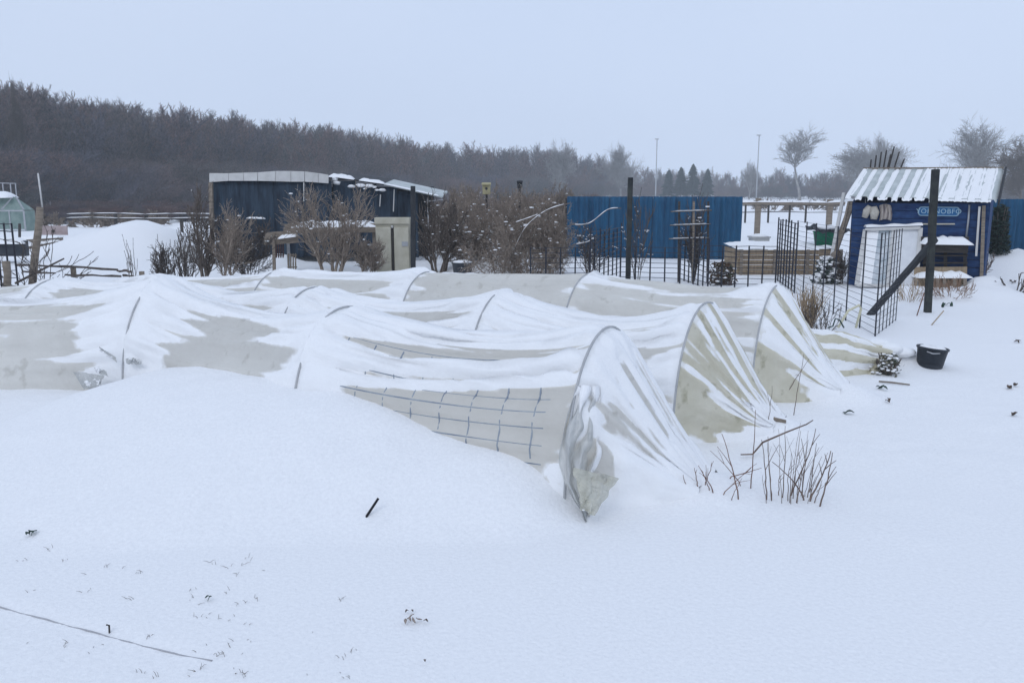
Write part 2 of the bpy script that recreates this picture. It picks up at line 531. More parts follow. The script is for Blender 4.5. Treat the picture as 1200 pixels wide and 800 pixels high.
def build_row(r, spans, fan, label, film, fanfilm):
    c3 = r['c']; n_h = len(c3)
    root = thing('film_tunnel', (c3[0].x, c3[0].y, 0), label, 'cold frame', 'low film tunnels in the snow')
    xy = r['xy']
    # hoop planes
    dirs = []
    for i in range(n_h):
        a = xy[max(i - 1, 0)]; b = xy[min(i + 1, n_h - 1)]
        d = (b - a) / np.linalg.norm(b - a); dirs.append(d)
    def lateral(d):
        nn = np.array([-d[1], d[0]])
        return nn if nn[1] < 0 else -nn
    NV = 110
    TH = np.linspace(0, math.pi, NV)
    def hooppt(i, th, ex=0.0):
        la, z = prof(th, r['w'] + ex, c3[i].z + ex)
        nn = lateral(dirs[i])
        return np.stack([xy[i][0] + nn[0] * la, xy[i][1] + nn[1] * la, z], -1)
    for i in range(n_h):
        th = np.linspace(-.02, math.pi + .02, 40)
        la, z = prof(np.clip(th, 0, math.pi), r['w'] + .003, c3[i].z + .003)
        nn = lateral(dirs[i])
        pts = [(xy[i][0] + nn[0] * a, xy[i][1] + nn[1] * a, zz - (0.12 if k in (0, 39) else 0)) for k, (a, zz) in enumerate(zip(la, z))]
        MB().tube(pts, .007, 8).build('hoop', HOOPM, root, True)
    def endT(i):
        # how thick the snow lies right over hoop i
        q = .5 + .9 * vn(TH * 5 + i * 3.3 + r['w'] * 100 + c3[0].y * 7, TH * 0 + i) - sum(wt * gauss(TH, tc_, wd_) for tc_, wd_, wt in r.get('bare', {}).get(i, []))
        q = q - 2.0 * (1 - sstep(.1, .5, TH))
        return np.where(q > 0, .022 * sstep(0, .6, q), -.004)[None]
    for i in range(n_h - 1):
        sp = spans[i]
        NU = 84
        t = np.linspace(0, 1, NU)[:, None]
        th = TH[None, :]
        L = r['s'][i + 1] - r['s'][i]
        q = np.sin(math.pi * t) ** .6
        dr = 1 - np.abs(2 * t - 1)
        hh = (1 - t) * c3[i].z + t * c3[i + 1].z
        hh = hh * (1 - sp['sag'] * q)
        ww = r['w'] * (1 - .12 * q)
        fz = np.sin(th) ** .82
        sgn = np.where(th < math.pi / 2, 1, -1)
        # folds: long tension ripples between the hoops
        sd = sp.get('seed', i * 7.7)
        S0 = r['s'][i] + t * L
        rip = vn(S0 * .55 + sd, th * 5.5 + .35 * vn(S0 * 1.3, th * 2 + sd) + sd)
        rip2 = vn(S0 * .8 + sd + 30, th * 13 + sd)
        rip3 = vn(S0 * .9 + sd + 60, th * 36 + 1.5 * vn(S0 * .7, th * 4 + sd))
        disp = q * (.034 * rip + .014 * rip2) + .005 * rip3 * (.3 + q)
        # short gathers close to the hoops
        d0 = t * L; d1 = (1 - t) * L
        disp = disp + .013 * np.sin(th * 26 + 3 * vn(S0 * 3, th * 3)) * (np.exp(-d0 / .28) * (1 - np.exp(-d0 / .06)) + np.exp(-d1 / .28) * (1 - np.exp(-d1 / .06)))
        # snow
        M = np.full((NU, NV), sp.get('base', -.3)) + .22 * vn(S0 * 1.1 + sd, th * 7 + sd) + .16 * fbm(S0 * 3.5 + sd, th * 9 + sd, 4) + .36 * vn(S0 * .55 + sd, th * 24 + 2 * vn(S0 * .8, th * 3 + sd))
        ledge = np.zeros((NU, NV))
        for (f0, fm, f1, hw, wt) in sp.get('strips', []):
            fc = (1 - t) ** 2 * f0 + 2 * t * (1 - t) * (2 * fm - .5 * (f0 + f1)) + t ** 2 * f1
            fc = fc + .012 * vn(S0 * 2.2 + f0 * 9, S0 * 0 + sd)
            hwv = hw * (1 + .35 * vn(S0 * 1.4 + fm * 31, S0 * 0 + 4))
            gcur = gauss(np.where(th < math.pi / 2, fz, 2 - fz), fc, hwv)
            M = M + wt * gcur
            if wt > 0: ledge = ledge + .55 * wt * gauss(np.where(th < math.pi / 2, fz, 2 - fz), fc + .03, hwv * 1.1)
        M = M + sp.get('cap0', .9) * np.exp(-(d0 / sp.get('r0', .3)) ** 2) + sp.get('cap1', .9) * np.exp(-(d1 / sp.get('r1', .3)) ** 2)
        M = M + sp.get('top', .25) * sstep(.93, 1.0, fz)
        M = M - 1.2 * (1 - sstep(.0, sp.get('low', .1), np.where(th < math.pi / 2, fz, 1)))
        M = M + 1.0 * (th > math.pi * .62)
        disp = disp - .030 * q * np.clip(ledge, 0, 1.2)
        la = ww * np.cos(th)
        zz = hh * fz
        nl, nz = np.cos(th), np.sin(th)
        la = la + disp * nl * 1.0
        zz = np.maximum(zz + disp * nz, -.05) * np.ones_like(la)
        cx = (1 - t) * xy[i][0] + t * xy[i + 1][0]; cy = (1 - t) * xy[i][1] + t * xy[i + 1][1]
        n0, n1 = lateral(dirs[i]), lateral(dirs[i + 1])
        nx = (1 - t) * n0[0] + t * n1[0]; ny = (1 - t) * n0[1] + t * n1[1]
        S = np.stack([cx + nx * la, cy + ny * la, zz], -1)
        fo = npart('film', S.reshape(-1, 3), grid_faces(NU, NV), sp.get('film', film), root)
        dust_attr(fo, M)
        T = sp.get('thick', .045) * sstep(0, .75, M) * (1 + .25 * fbm(S0 * 3 + sd, th * 4, 3) + .22 * rip3) - .0005
        T = np.where(M > 0, np.maximum(T, .0), -.004)
        Nr = np.stack([nx * nl, ny * nl, nz * np.ones_like(nx)], -1)
        w0, w1 = np.exp(-(d0 / .04) ** 2) * np.ones_like(T), np.exp(-(d1 / .04) ** 2) * np.ones_like(T)
        T = T * (1 - w0 - w1) + w0 * endT(i) + w1 * endT(i + 1)
        sn = snow_part(S, T, root, ends=(Nr, w0 + w1))
        if sn: sn.parent = fo
        r.setdefault('surf', []).append(S)
    # the gathered end
    NU = 70
    t = np.linspace(0, 1, NU)[:, None]
    th = TH[None, :]
    hp = hooppt(0, TH)[None]
    gx, gy = r['gather']; gz = gh(gx, gy)
    nn = lateral(dirs[0])
    spread = .17 * np.cos(TH)
    tg = np.stack([gx + nn[0] * spread, gy + nn[1] * spread, np.full(NV, gz - .05) + .02 * np.sin(TH)], -1)[None]
    e = t ** .9
    S = hp * (1 - e)[..., None] + tg * e[..., None]
    zc = hp[..., 2] * (1 - t) ** fan.get('pow', 1.15) + (gz - .05) * t
    wv = TH[None] + .05 * vn(t * 2.3 + fan['n'], TH[None] * 4)
    ph_ = wv * fan['n'] + fan.get('ph', 0) + 2.6 * vn(wv * 3.1 + fan['n'], wv * 0 + 3)
    pl = (1 - 2 * np.abs(np.sin(ph_ / 2)) ** .85) * (.75 + .5 * vn(wv * 5 + 3, t * 1.6 + 5)) + .30 * np.sin(wv * fan['n'] * 2.3 + 4 * vn(wv * 2, wv * 0 + 8))
    amp = .036 * np.sin(math.pi * np.clip(t, 0, 1) ** .8) ** .7
    S[..., 2] = zc + amp * pl * np.sin(th) * .8 - .10 * (1 - sstep(.0, .35, np.minimum(th, math.pi - th))) * sstep(.1, .4, t)
    S[..., 0] += amp * pl * np.cos(th) * nn[0]
    S[..., 1] += amp * pl * np.cos(th) * nn[1]
    fo = npart('gathered_end', S.reshape(-1, 3), grid_faces(NU, NV), fanfilm, root)
    M = fan.get('base', .1) + fan.get('amp', .7) * -pl + .25 * fbm(t * 4 + 3, th * 8, 4) + .45 * vn(t * 2.2 + fan['n'], th * 5 + 9)
    M = M + fan.get('tip', .9) * sstep(.55, .95, t) + fan.get('topc', .4) * gauss(th, 1.9, .6)
    M = M + fan.get('cap', .3) * np.exp(-(t / .1) ** 2)
    for (thc, hw, t0, t1, wt) in fan.get('mods', []):
        M = M + wt * gauss(th, thc, hw) * sstep(t0 - .1, t0 + .05, t) * (1 - sstep(t1 - .05, t1 + .12, t))
    T = np.where(M > 0, .032 * sstep(0, .8, M), -.004)
    dust_attr(fo, M)
    we = np.exp(-(t / .05) ** 2) * np.ones_like(T)
    T = T * (1 - we) + we * endT(0)
    Nr = np.stack([nn[0] * np.cos(th), nn[1] * np.cos(th), np.sin(th)], -1) * np.ones((NU, 1, 1))
    sn = snow_part(S, T, root, ends=(Nr, we))
    if sn: sn.parent = fo
    return root

tunnel1 = build_row(ROWS[0], [
    # from the right: nearest span, with the wire mesh showing through
    dict(film=FILMC, sag=.16, base=-.55, low=.1, thick=.05, cap0=.5, r0=.15, cap1=1.5, r1=.40, top=.1, seed=2.0,
         strips=[(.775, .72, .63, .034, 1.6), (.875, .845, .79, .046, 1.6), (1.03, 1.03, 1.02, .035, 1.6), (.95, .94, .9, .03, -.4), (.45, .45, .45, .18, -.5)]),
    dict(sag=.18, base=-.62, low=.4, thick=.045, cap0=1.3, r0=.42, cap1=1.5, r1=.55, top=.3, seed=11.0, strips=[(.9, .82, .85, .03, .35), (1.0, 1.01, 1.05, .06, .8), (.75, .6, .7, .12, -.3)]),
    dict(sag=.16, base=-.58, low=.3, thick=.04, cap0=1.5, r0=.48, cap1=.5, r1=.3, top=.2, seed=21.0, strips=[(.86, .86, .9, .02, .4), (.72, .7, .7, .02, .38), (.50, .46, .5, .02, .5), (1.0, 1.02, 1.05, .05, .7), (.4, .36, .3, .06, -.5)]),
], dict(n=17, ph=.6, base=.40, amp=.6, topc=.2, mods=[(.22, .16, 0, .25, -1.0), (.4, .2, .35, 1, .9), (.62, .07, .2, .72, -1.2), (.86, .045, .25, .7, -1.1), (1.35, .05, .15, .6, -.8)]),
    'nearest low film tunnel with wire mesh showing at its side', FILM, FILM)

tunnel2 = build_row(ROWS[1], [
    dict(sag=.20, base=-.34, low=.15, thick=.05, cap0=.9, r0=.2, cap1=1.4, r1=.5, top=.5, seed=5.0, strips=[(.88, .86, .9, .04, 1.0), (.76, .72, .8, .03, -1.0), (.99, 1.0, 1.02, .05, .9), (.6, .6, .62, .08, .7)]),
    dict(sag=.18, base=-.6, low=.3, cap0=1.0, r0=.35, cap1=1.3, r1=.45, top=.4, seed=13.0, strips=[(.85, .82, .85, .03, 1.0), (1.0, 1.0, 1.02, .05, 1.0), (.68, .66, .7, .04, .8)]),
    dict(sag=.13, base=-.5, low=.3, cap0=1.2, r0=.4, cap1=.8, r1=.3, top=.3, seed=15.0, strips=[(.9, .9, .9, .02, .8), (1.0, 1.0, 1.02, .05, .8)]),
    dict(sag=.1, base=-.3, low=.3, top=.3, seed=17.0, strips=[(1.0, 1.0, 1.02, .05, .8)]),
    dict(sag=.1, base=-.3, low=.3, cap0=.3, top=.1, seed=19.0, strips=[(.6, .6, .6, .15, .7)]),
], dict(n=18, ph=1.2, base=-.19, amp=.85, topc=.15, cap=0, tip=1.1, mods=[(.25, .2, 0, .35, -1.2), (1.0, .5, 0, .5, -.15)]),
    'middle low film tunnel with creased yellowish end gathered to the snow', FILM, FILMY)

tunnel3 = build_row(ROWS[2], [
    dict(sag=.05, base=-.62, low=.3, cap0=.9, r0=.25, cap1=.3, r1=.1, top=.25, seed=25.0, strips=[(.97, .94, .97, .035, .9), (.85, .84, .9, .015, .55)]),
    dict(sag=.02, base=-.62, low=.3, cap0=.3, r0=.1, cap1=.5, r1=.12, top=.1, seed=27.0, strips=[(.86, .86, .86, .012, .45)]),
    dict(sag=.07, base=-.45, low=.3, cap0=1.2, r0=.3, cap1=.4, r1=.15, top=.9, seed=29.0, strips=[(.82, .8, .84, .02, .5)]),
    dict(sag=.08, base=-.4, low=.3, cap0=.3, r0=.1, cap1=.7, r1=.3, top=.5, seed=31.0, strips=[(.88, .84, .9, .03, .8)]),
    dict(sag=.1, base=-.2, low=.3, top=.6, seed=33.0, strips=[]),
], dict(n=14, ph=.2, base=-.2, amp=.85, topc=.15, cap=.1, tip=1.1, mods=[(.25, .2, 0, .4, -1.2)]),
    'rearmost low film tunnel with long smooth grey back', FILM, FILMY)

# crumpled pieces of film at the feet of the nearest tunnel
def crumple(name, corners, m, parent, amp=.02, snow=0.0, seed=0.0, n=60):
    a, b, c, d = [np.array(q) for q in corners]
    u = np.linspace(0, 1, n)[:, None, None]; v = np.linspace(0, 1, n)[None, :, None]
    S = a * (1 - u) * (1 - v) + b * u * (1 - v) + c * u * v + d * (1 - u) * v
    N = np.cross(b - a, d - a); N = N / np.linalg.norm(N)
    if N[1] > 0: N = -N
    k = amp * (fbm(u[..., 0] * 4 + seed, v[..., 0] * 5 + seed, 4) + .8 * np.abs(vn(u[..., 0] * 7 + seed + 5, v[..., 0] * 3 + seed)))
    edge = amp * .8 * vn(u[..., 0] * 6 + seed + 40, v[..., 0] * 6)
    S = S + N * k[..., None]
    S[..., 0] += edge
    o = npart(name, S.reshape(-1, 3), grid_faces(n, n), m, parent)
    if snow > 0:
        M = vn(u[..., 0] * 3 + seed + 9, v[..., 0] * 3 + seed) + .25 * fbm(u[..., 0] * 9, v[..., 0] * 9 + seed, 3) - 1 + snow * 2
        T = np.where(M > 0, .02 * sstep(0, .6, M), -.004)
        Nf = surf_normals(S)
        if (Nf @ N).mean() < 0: Nf = -Nf
        Vv = S + Nf * T[..., None]
        F = grid_faces(n, n); F = F[T.reshape(-1)[F].max(1) > .0015]
        if len(F):
            us = np.unique(F); rm = -np.ones(n * n, int); rm[us] = np.arange(len(us))
            npart('snow_cover', Vv.reshape(-1, 3)[us], rm[F], SNOW, parent, kind='stuff').parent = o
    return o

def foot_gather():
    """film bunched into hanging folds round the near foot of the first hoop"""
    rows = [(452, 676, 706, 4.22), (475, 668, 704, 4.19), (500, 660, 703, 4.15), (525, 655, 702, 4.11), (545, 654, 697, 4.07), (565, 660, 692, 4.04), (582, 670, 691, 4.02), (600, 681, 691, 4.00), (612, 684, 691, 3.99)]
    ys_ = np.array([q[0] for q in rows], float)
    nu, nv = 60, 50
    S = np.zeros((nu, nv, 3))
    for i in range(nu):
        py = 452 + 160 * i / (nu - 1)
        xl, xr, Y = (np.interp(py, ys_, [q[k] for q in rows]) for k in (1, 2, 3))
        for j in range(nv):
            u = j / (nv - 1)
            fold = .030 * math.sin(u * 19 + 2.2 * float(vn(u * 5, py * .02)) + 1.2 * float(vn(py * .03, u * 3)) + py * .01) + .012 * float(fbm(u * 8, py * .045, 3))
            bulge = -.02 * math.sin(math.pi * u) + .07 * u
            p = P(xl + (xr - xl) * u + 3 * float(vn(py * .06, 3.3 + 5 * u)), py, Y + fold + bulge)
            S[i, j] = p
    o = npart('foot_folds', S.reshape(-1, 3), grid_faces(nu, nv), FILMD2, tunnel1)
    M = np.array([[.30 * float(vn(i * .05, j * .22)) - .48 + 1.0 * max(0, 1 - i / 14) + .9 * max(0, (j / nv - .78) * 4.5) * (1 if i < 40 else 0) for j in range(nv)] for i in range(nu)])
    T = np.where(M > 0, .014 * sstep(0, .5, M), -.004)
    N_ = surf_normals(S)
    if N_[..., 1].mean() > 0: N_ = -N_
    F_ = grid_faces(nu, nv); F_ = F_[T.reshape(-1)[F_].max(1) > .0015]
    if len(F_):
        us = np.unique(F_); rm = -np.ones(nu * nv, int); rm[us] = np.arange(len(us))
        npart('snow_cover', (S + N_ * T[..., None]).reshape(-1, 3)[us], rm[F_], SNOW, tunnel1, kind='stuff').parent = o
    dust_attr(o, M)
foot_gather()
crumple('loose_flap', [P(672, 548, 4.00), P(680, 596, 3.93), P(694, 604, 3.93), P(726, 560, 4.02)], FILMF, tunnel1, .016, .28, 1.0)
crumple('loose_flap', [P(86, 436, 6.14), P(98, 456, 6.02), P(118, 457, 6.0), P(122, 440, 6.1)], FILMD, tunnel1, .010, .30, 12.0)
crumple('loose_flap', [P(116, 405, 6.16), P(119, 410, 6.10), P(138, 424, 6.04), P(136, 419, 6.08)], FILMD, tunnel1, .006, .2, 15.0)
crumple('loose_flap', [P(110, 431, 6.06), P(114, 437, 6.02), P(128, 442, 6.0), P(124, 435, 6.05)], FILMD, tunnel1, .006, .2, 16.0)
crumple('loose_flap', [P(147, 420, 6.1), P(149, 427, 6.0), P(166, 427, 6.0), P(163, 421, 6.1)], FILMD, tunnel1, .008, .25, 18.0)

# wire mesh standing inside the nearest tunnel
S = ROWS[0]['surf'][0]
N = surf_normals(S)
if N[:, 55, 2].mean() < 0: N = -N
Sm = S - N * .0035
WIREB = mat('film_veiled_wire', (.16, .20, .26), (.34, .38, .42), 9, .6)  # dark wire painted lighter and bluer, as veiled by the film over it
mesh_in = thing('wire_mesh', (S[40, 10, 0], S[40, 10, 1], 0), 'dark wire mesh coloured as if veiled by the film of the nearest tunnel', 'wire mesh')
m = MB()
for k in range(10, 80, 9):
    m.tube([Sm[k, j] for j in range(8, 40, 2)], .006 if k % 18 else .010, 6)
m.build('upright_wires', WIREB, mesh_in)
m = MB()
for j in range(7, 40, 4):
    m.tube([Sm[k, j] for k in range(7, 80, 3)], .0048, 6)
m.build('cross_wires', WIREB, mesh_in)

# collapsed end of a farther tunnel, by the bucket
def collapsed():
    root = thing('collapsed_film_tunnel', tuple(on(990, 440)), 'collapsed yellowish film lying by the black bucket', 'cold frame')
    NU, NV = 70, 60
    u = np.linspace(0, 1, NU)[:, None]; v = np.linspace(0, math.pi, NV)[None, :]
    p0, p1 = P(925, 440, 7.5), P(1040, 432, 7.75)
    cx = p0.x + (p1.x - p0.x) * u; cy = p0.y + (p1.y - p0.y) * u
    g = np.vectorize(gh)(cx[:, 0], cy[:, 0])[:, None]
    hgt = .40 * (1 - u ** 2.4 * .62) + .02 * vn(u * 5, u * 0)
    wd = .24 * (1 - .55 * u ** 2)
    pleat = .03 * np.sin(v * 11 + 2 * u + 1.5 * vn(u * 3, v * 2)) * (.4 + u)
    rr = 1 + .10 * fbm(u * 3, v * 2.5, 4)
    Sx = cx + .0 * v
    Sy = cy - wd * np.cos(v) * rr - pleat * np.cos(v)
    Sz = g - .04 + (hgt * np.sin(v) ** .8) * rr + pleat * np.sin(v)
    S = np.stack([Sx * np.ones_like(Sy), Sy, Sz], -1)
    npart('film', S.reshape(-1, 3), grid_faces(NU, NV), FILMY, root)
    M = .1 - .9 * np.sin(v * 11 + 2 * u + 1.5 * vn(u * 3, v * 2)) + .3 * fbm(u * 5, v * 5, 4) - .35 + .8 * sstep(1.2, 1.6, v)
    snow_part(S, np.where(M > 0, .025 * sstep(0, .7, M), -.004), root)
    m = MB()
    a = P(1030, 420, 7.62); b = P(1052, 405, 7.9)
    m.tube([P(1018, 443, 7.45), P(1030, 424, 7.6), P(1044, 408, 7.8)], [.03, .04, .025], 8)
    m.build('gathered_tail', FILMY, root, True)
    rng = random.Random(3)
    m = MB()
    for q, s_ in ((P(1040, 408, 7.8), (.14, .12, .055)), (P(1056, 412, 7.85), (.13, .12, .05)), (P(1030, 402, 7.85), (.10, .10, .04))):
        m.blob(q, s_, rng, 20, 14, .05)
    m.build('snow_lump', SNOW, root, True)
collapsed()

# ---------------------------------------------------------------- branch growth
def grow(rng, p, d, L, r, lvl, mx, out, prm):
    n = prm.get('n', 3)
    pos = Vector(p); d = Vector(d).normalized()
    for i in range(n):
        j = prm['jit']
        d = (d + Vector((rng.gauss(0, j), rng.gauss(0, j), rng.gauss(0, j) + prm['up']))).normalized()
        p2 = pos + d * (L / n)
        ra = r * (1 - .55 * i / n); rb = r * (1 - .55 * (i + 1) / n)
        out.append((*pos, *p2, ra, max(rb, prm['rmin']), lvl))
        pos = p2
        if lvl < mx:
            f = (i + 1) / n
            if lvl == 0 and f < prm.get('bare', 0): continue
            for _ in range(prm['kids'][lvl]):
                ax = d.orthogonal().normalized()
                ax.rotate(Matrix.Rotation(rng.uniform(0, 6.283), 3, d))
                dd = d.copy(); dd.rotate(Matrix.Rotation(prm['ang'] * rng.uniform(.6, 1.35), 3, ax))
                grow(rng, pos, dd, L * prm['ratio'] * rng.uniform(.65, 1.15) * (1.25 - .5 * f if lvl == 0 else 1), max(rb * .6, prm['rmin']), lvl + 1, mx, out, prm)

def segs_mesh(segs, sides=3):
    A = np.array(segs, float)
    p, q, ra, rb = A[:, 0:3], A[:, 3:6], A[:, 6], A[:, 7]
    d = q - p; d /= np.maximum(np.linalg.norm(d, axis=1, keepdims=True), 1e-9)
    ref = np.where(np.abs(d[:, 2:3]) > .9, np.array([[1.0, 0, 0]]), np.array([[0, 0, 1.0]]))
    u = np.cross(d, ref); u /= np.linalg.norm(u, axis=1, keepdims=True)
    v = np.cross(d, u)
    n = len(A)
    V = np.zeros((n, 2, sides, 3))
    for k in range(sides):
        a = 2 * math.pi * k / sides
        o = u * math.cos(a) + v * math.sin(a)
        V[:, 0, k] = p + o * ra[:, None]; V[:, 1, k] = q + o * rb[:, None]
    base = np.arange(n)[:, None] * 2 * sides
    k = np.arange(sides)[None]
    k2 = (k + 1) % sides
    F = np.stack([base + k, base + k2, base + sides + k2, base + sides + k], -1).reshape(-1, 4)
    return V.reshape(-1, 3), F

TREE = dict(n=4, jit=.10, up=.03, kids=[3, 2, 2, 2], ang=.75, ratio=.5, rmin=.012, bare=.3)

def bare_tree(px, base_py, top_py, Y, wpx, label, group, seed, mx=4, rmin=.02, kind=TREE, mt=None, depth=None):
    rng = random.Random(seed)
    b = P(px, base_py, Y); b.z = gh(b.x, b.y)
    top = P(px, top_py, Y).z
    h = top - b.z
    prm = dict(kind); prm['rmin'] = .0005
    out = []
    grow(rng, (0, 0, 0), (rng.uniform(-.05, .05), 0, 1), 1.0, .03, 0, mx, out, prm)
    A = np.array(out)
    zmax = A[:, 5].max(); wd = max(np.percentile(np.abs(A[:, 3]), 98), .05)
    sz = h / zmax; sx = wpx / 1000 * Y / 2 / wd
    for c in (0, 3): A[:, c] *= sx; A[:, c + 1] *= sx
    for c in (2, 5): A[:, c] *= sz
    A[:, 6:8] *= (h * .62); A[:, 6:8] = np.maximum(A[:, 6:8], rmin * .42)
    A[:, 2] -= .1 * (A[:, 8] == 0) * (A[:, 2] < .01)
    root = thing('bare_tree', tuple(b), label, 'tree', group)
    tr = A[:, 8] <= 0
    Vt, Ft = segs_mesh(A[tr], 7)
    o = bpy.data.objects.new('trunk', np_mesh('trunk', Vt, Ft, mt or BARK, True)); link(o, root)
    Vc, Fc = segs_mesh(A[~tr], 3)
    o = bpy.data.objects.new('crown', np_mesh('crown', Vc, Fc, mt or BARK)); link(o, root)
    return root

# ---------------------------------------------------------------- the far wood: one brown mass of bare trees
WOODM = mat('wood_twigs', (.042, .047, .064), (.275, .225, .21), 28, .95, detail=4, thr=(.38, .64), coord='Object')
def tint_by_tree(m):
    """each tree of the wood has its own cast: brown, rusty, grey or greenish bark"""
    n = m.node_tree.nodes; L = m.node_tree.links
    oi = n.new('ShaderNodeObjectInfo'); cr = n.new('ShaderNodeValToRGB')
    e = cr.color_ramp.elements
    e[0].color = (.75, .85, 1.05, 1); e[1].color = (1.15, .95, .85, 1)
    for p_, c_ in ((.25, (1.0, .9, .85, 1)), (.5, (.8, .95, .9, 1)), (.75, (1.12, .85, .8, 1))):
        k = e.new(p_); k.color = c_
    L.new(oi.outputs['Random'], cr.inputs[0])
    mx = n.new('ShaderNodeMix'); mx.data_type = 'RGBA'; mx.blend_type = 'MULTIPLY'; mx.inputs[0].default_value = 1
    b = n['Principled BSDF']; src = b.inputs['Base Color'].links[0].from_socket
    L.new(src, mx.inputs[6]); L.new(cr.outputs[0], mx.inputs[7]); L.new(mx.outputs[2], b.inputs['Base Color'])
tint_by_tree(WOODM)

def woodland():
    rng = random.Random(11)
    src = bpy.data.collections.new('woodland_trees')          # kept out of the scene: only instanced
    NVAR = 10
    for k in range(NVAR):
        out = []
        brush = k >= 8
        prm = dict(n=6, jit=.11, up=.10, kids=[4, 2, 2] if not brush else [5, 3, 2], ang=.60, ratio=.36 if not brush else .6, rmin=.0006, bare=.12 if not brush else 0)
        if brush:
            for q in range(3):
                grow(rng, (rng.uniform(-.3, .3), rng.uniform(-.3, .3), -.02), (rng.uniform(-.4, .4), rng.uniform(-.4, .4), 1), .8, .008, 0, 3, out, dict(prm, n=4))
        else:
            grow(rng, (0, 0, -.02), (rng.uniform(-.05, .05), 0, 1), 1.0, .011, 0, 3, out, prm)
        A = np.array(out)
        A[:, 6:8] = np.maximum(A[:, 6:8], .0012)
        A[:, [2, 5]] /= A[:, 5].max()
        V, F = segs_mesh(A, 3)
        o = bpy.data.objects.new('wood_source_%d' % k, np_mesh('wood_source_%d' % k, V, F, WOODM))
        src.objects.link(o)
    A = np.array([(-500, 55, 64), (-200, 75, 70), (0, 102, 76), (30, 94, 78), (60, 106, 80), (100, 111, 82), (150, 120, 86), (200, 125, 90), (250, 131, 95), (300, 141, 100), (350, 142, 108), (400, 149, 115), (450, 157, 125), (500, 165, 138), (550, 171, 150), (600, 171, 160), (650, 171, 170), (690, 179, 185), (720, 190, 200), (760, 197, 210), (800, 196, 215), (850, 203, 215), (900, 201, 200), (990, 201, 190), (1100, 205, 170), (1200, 202, 150), (1400, 205, 140), (1700, 205, 130)], float)
    pts, rot, sc, idx = [], [], [], []
    def put(x, Y, h, wsc, k):
        c = P(x, 240, Y)
        pts.append((c.x, Y, gh(c.x, Y) - .1)); rot.append(rng.uniform(0, 6.283)); sc.append((wsc, wsc, h)); idx.append(k)
    px = -330.0
    while px < 1560:
        Yf = np.interp(px, A[:, 0], A[:, 2]); tp = np.interp(px, A[:, 0], A[:, 1])
        for k in range(7):
            Y = Yf + (k + rng.random()) * Yf * .07
            x = px + rng.uniform(-9, 9)
            h = max(P(x, tp + rng.gauss(2.5, 3.5) + (7 if k < 1 else 0), Y).z, 3)
            put(x, Y, h, max(h * rng.uniform(.75, 1.05), 6), rng.randrange(8))
        for k in range(4):
            Y = Yf * rng.uniform(.95, 1.25)
            x = px + rng.uniform(-9, 9)
            h = rng.uniform(.25, .62) * max(P(x, tp, Y).z, 4)
            put(x, Y, h, h * 1.1 + 1, rng.choice((8, 9)))
        if px < 720:
            for k in range(3):
                x = px + rng.uniform(-9, 9)
                Yb = (rng.uniform(44, 58) if px < 300 else rng.uniform(50, 85))
                put(x, Yb, rng.uniform(.5, 1.3) * Yb / 50, rng.uniform(1.4, 2.6), rng.choice((8, 9)))
        px += 10 if px < 500 else 12
    me = bpy.data.meshes.new('woodland'); me.from_pydata(pts, [], []); me.materials.append(WOODM)
    me.attributes.new('rotz', 'FLOAT', 'POINT').data.foreach_set('value', rot)
    me.attributes.new('size', 'FLOAT_VECTOR', 'POINT').data.foreach_set('vector', np.array(sc, dtype=np.float32).ravel())
    me.attributes.new('pick', 'INT', 'POINT').data.foreach_set('value', idx)
    o = bpy.data.objects.new('woodland', me); link(o)
    ng = bpy.data.node_groups.new('wood_scatter', 'GeometryNodeTree')
    ng.interface.new_socket('Geometry', in_out='INPUT', socket_type='NodeSocketGeometry')
    ng.interface.new_socket('Geometry', in_out='OUTPUT', socket_type='NodeSocketGeometry')
    N = ng.nodes; L = ng.links
    gi, go = N.new('NodeGroupInput'), N.new('NodeGroupOutput')
    ci = N.new('GeometryNodeCollectionInfo'); ci.inputs[0].default_value = src
    ci.inputs['Separate Children'].default_value = True; ci.inputs['Reset Children'].default_value = True
    ip = N.new('GeometryNodeInstanceOnPoints'); ip.inputs['Pick Instance'].default_value = True
    def attr(nm, t):
        a = N.new('GeometryNodeInputNamedAttribute'); a.data_type = t; a.inputs[0].default_value = nm; return a
    ar, az, ap = attr('rotz', 'FLOAT'), attr('size', 'FLOAT_VECTOR'), attr('pick', 'INT')
    cx = N.new('ShaderNodeCombineXYZ'); L.new(ar.outputs[0], cx.inputs[2])
    L.new(gi.outputs[0], ip.inputs['Points']); L.new(ci.outputs[0], ip.inputs['Instance'])
    L.new(ap.outputs[0], ip.inputs['Instance Index']); L.new(cx.outputs[0], ip.inputs['Rotation']); L.new(az.outputs[0], ip.inputs['Scale'])
    L.new(ip.outputs[0], go.inputs[0])
    md = o.modifiers.new('scatter', 'NODES'); md.node_group = ng
    tag(o, 'far brown wood of bare winter trees along the horizon', 'wood', kind='stuff')
woodland()

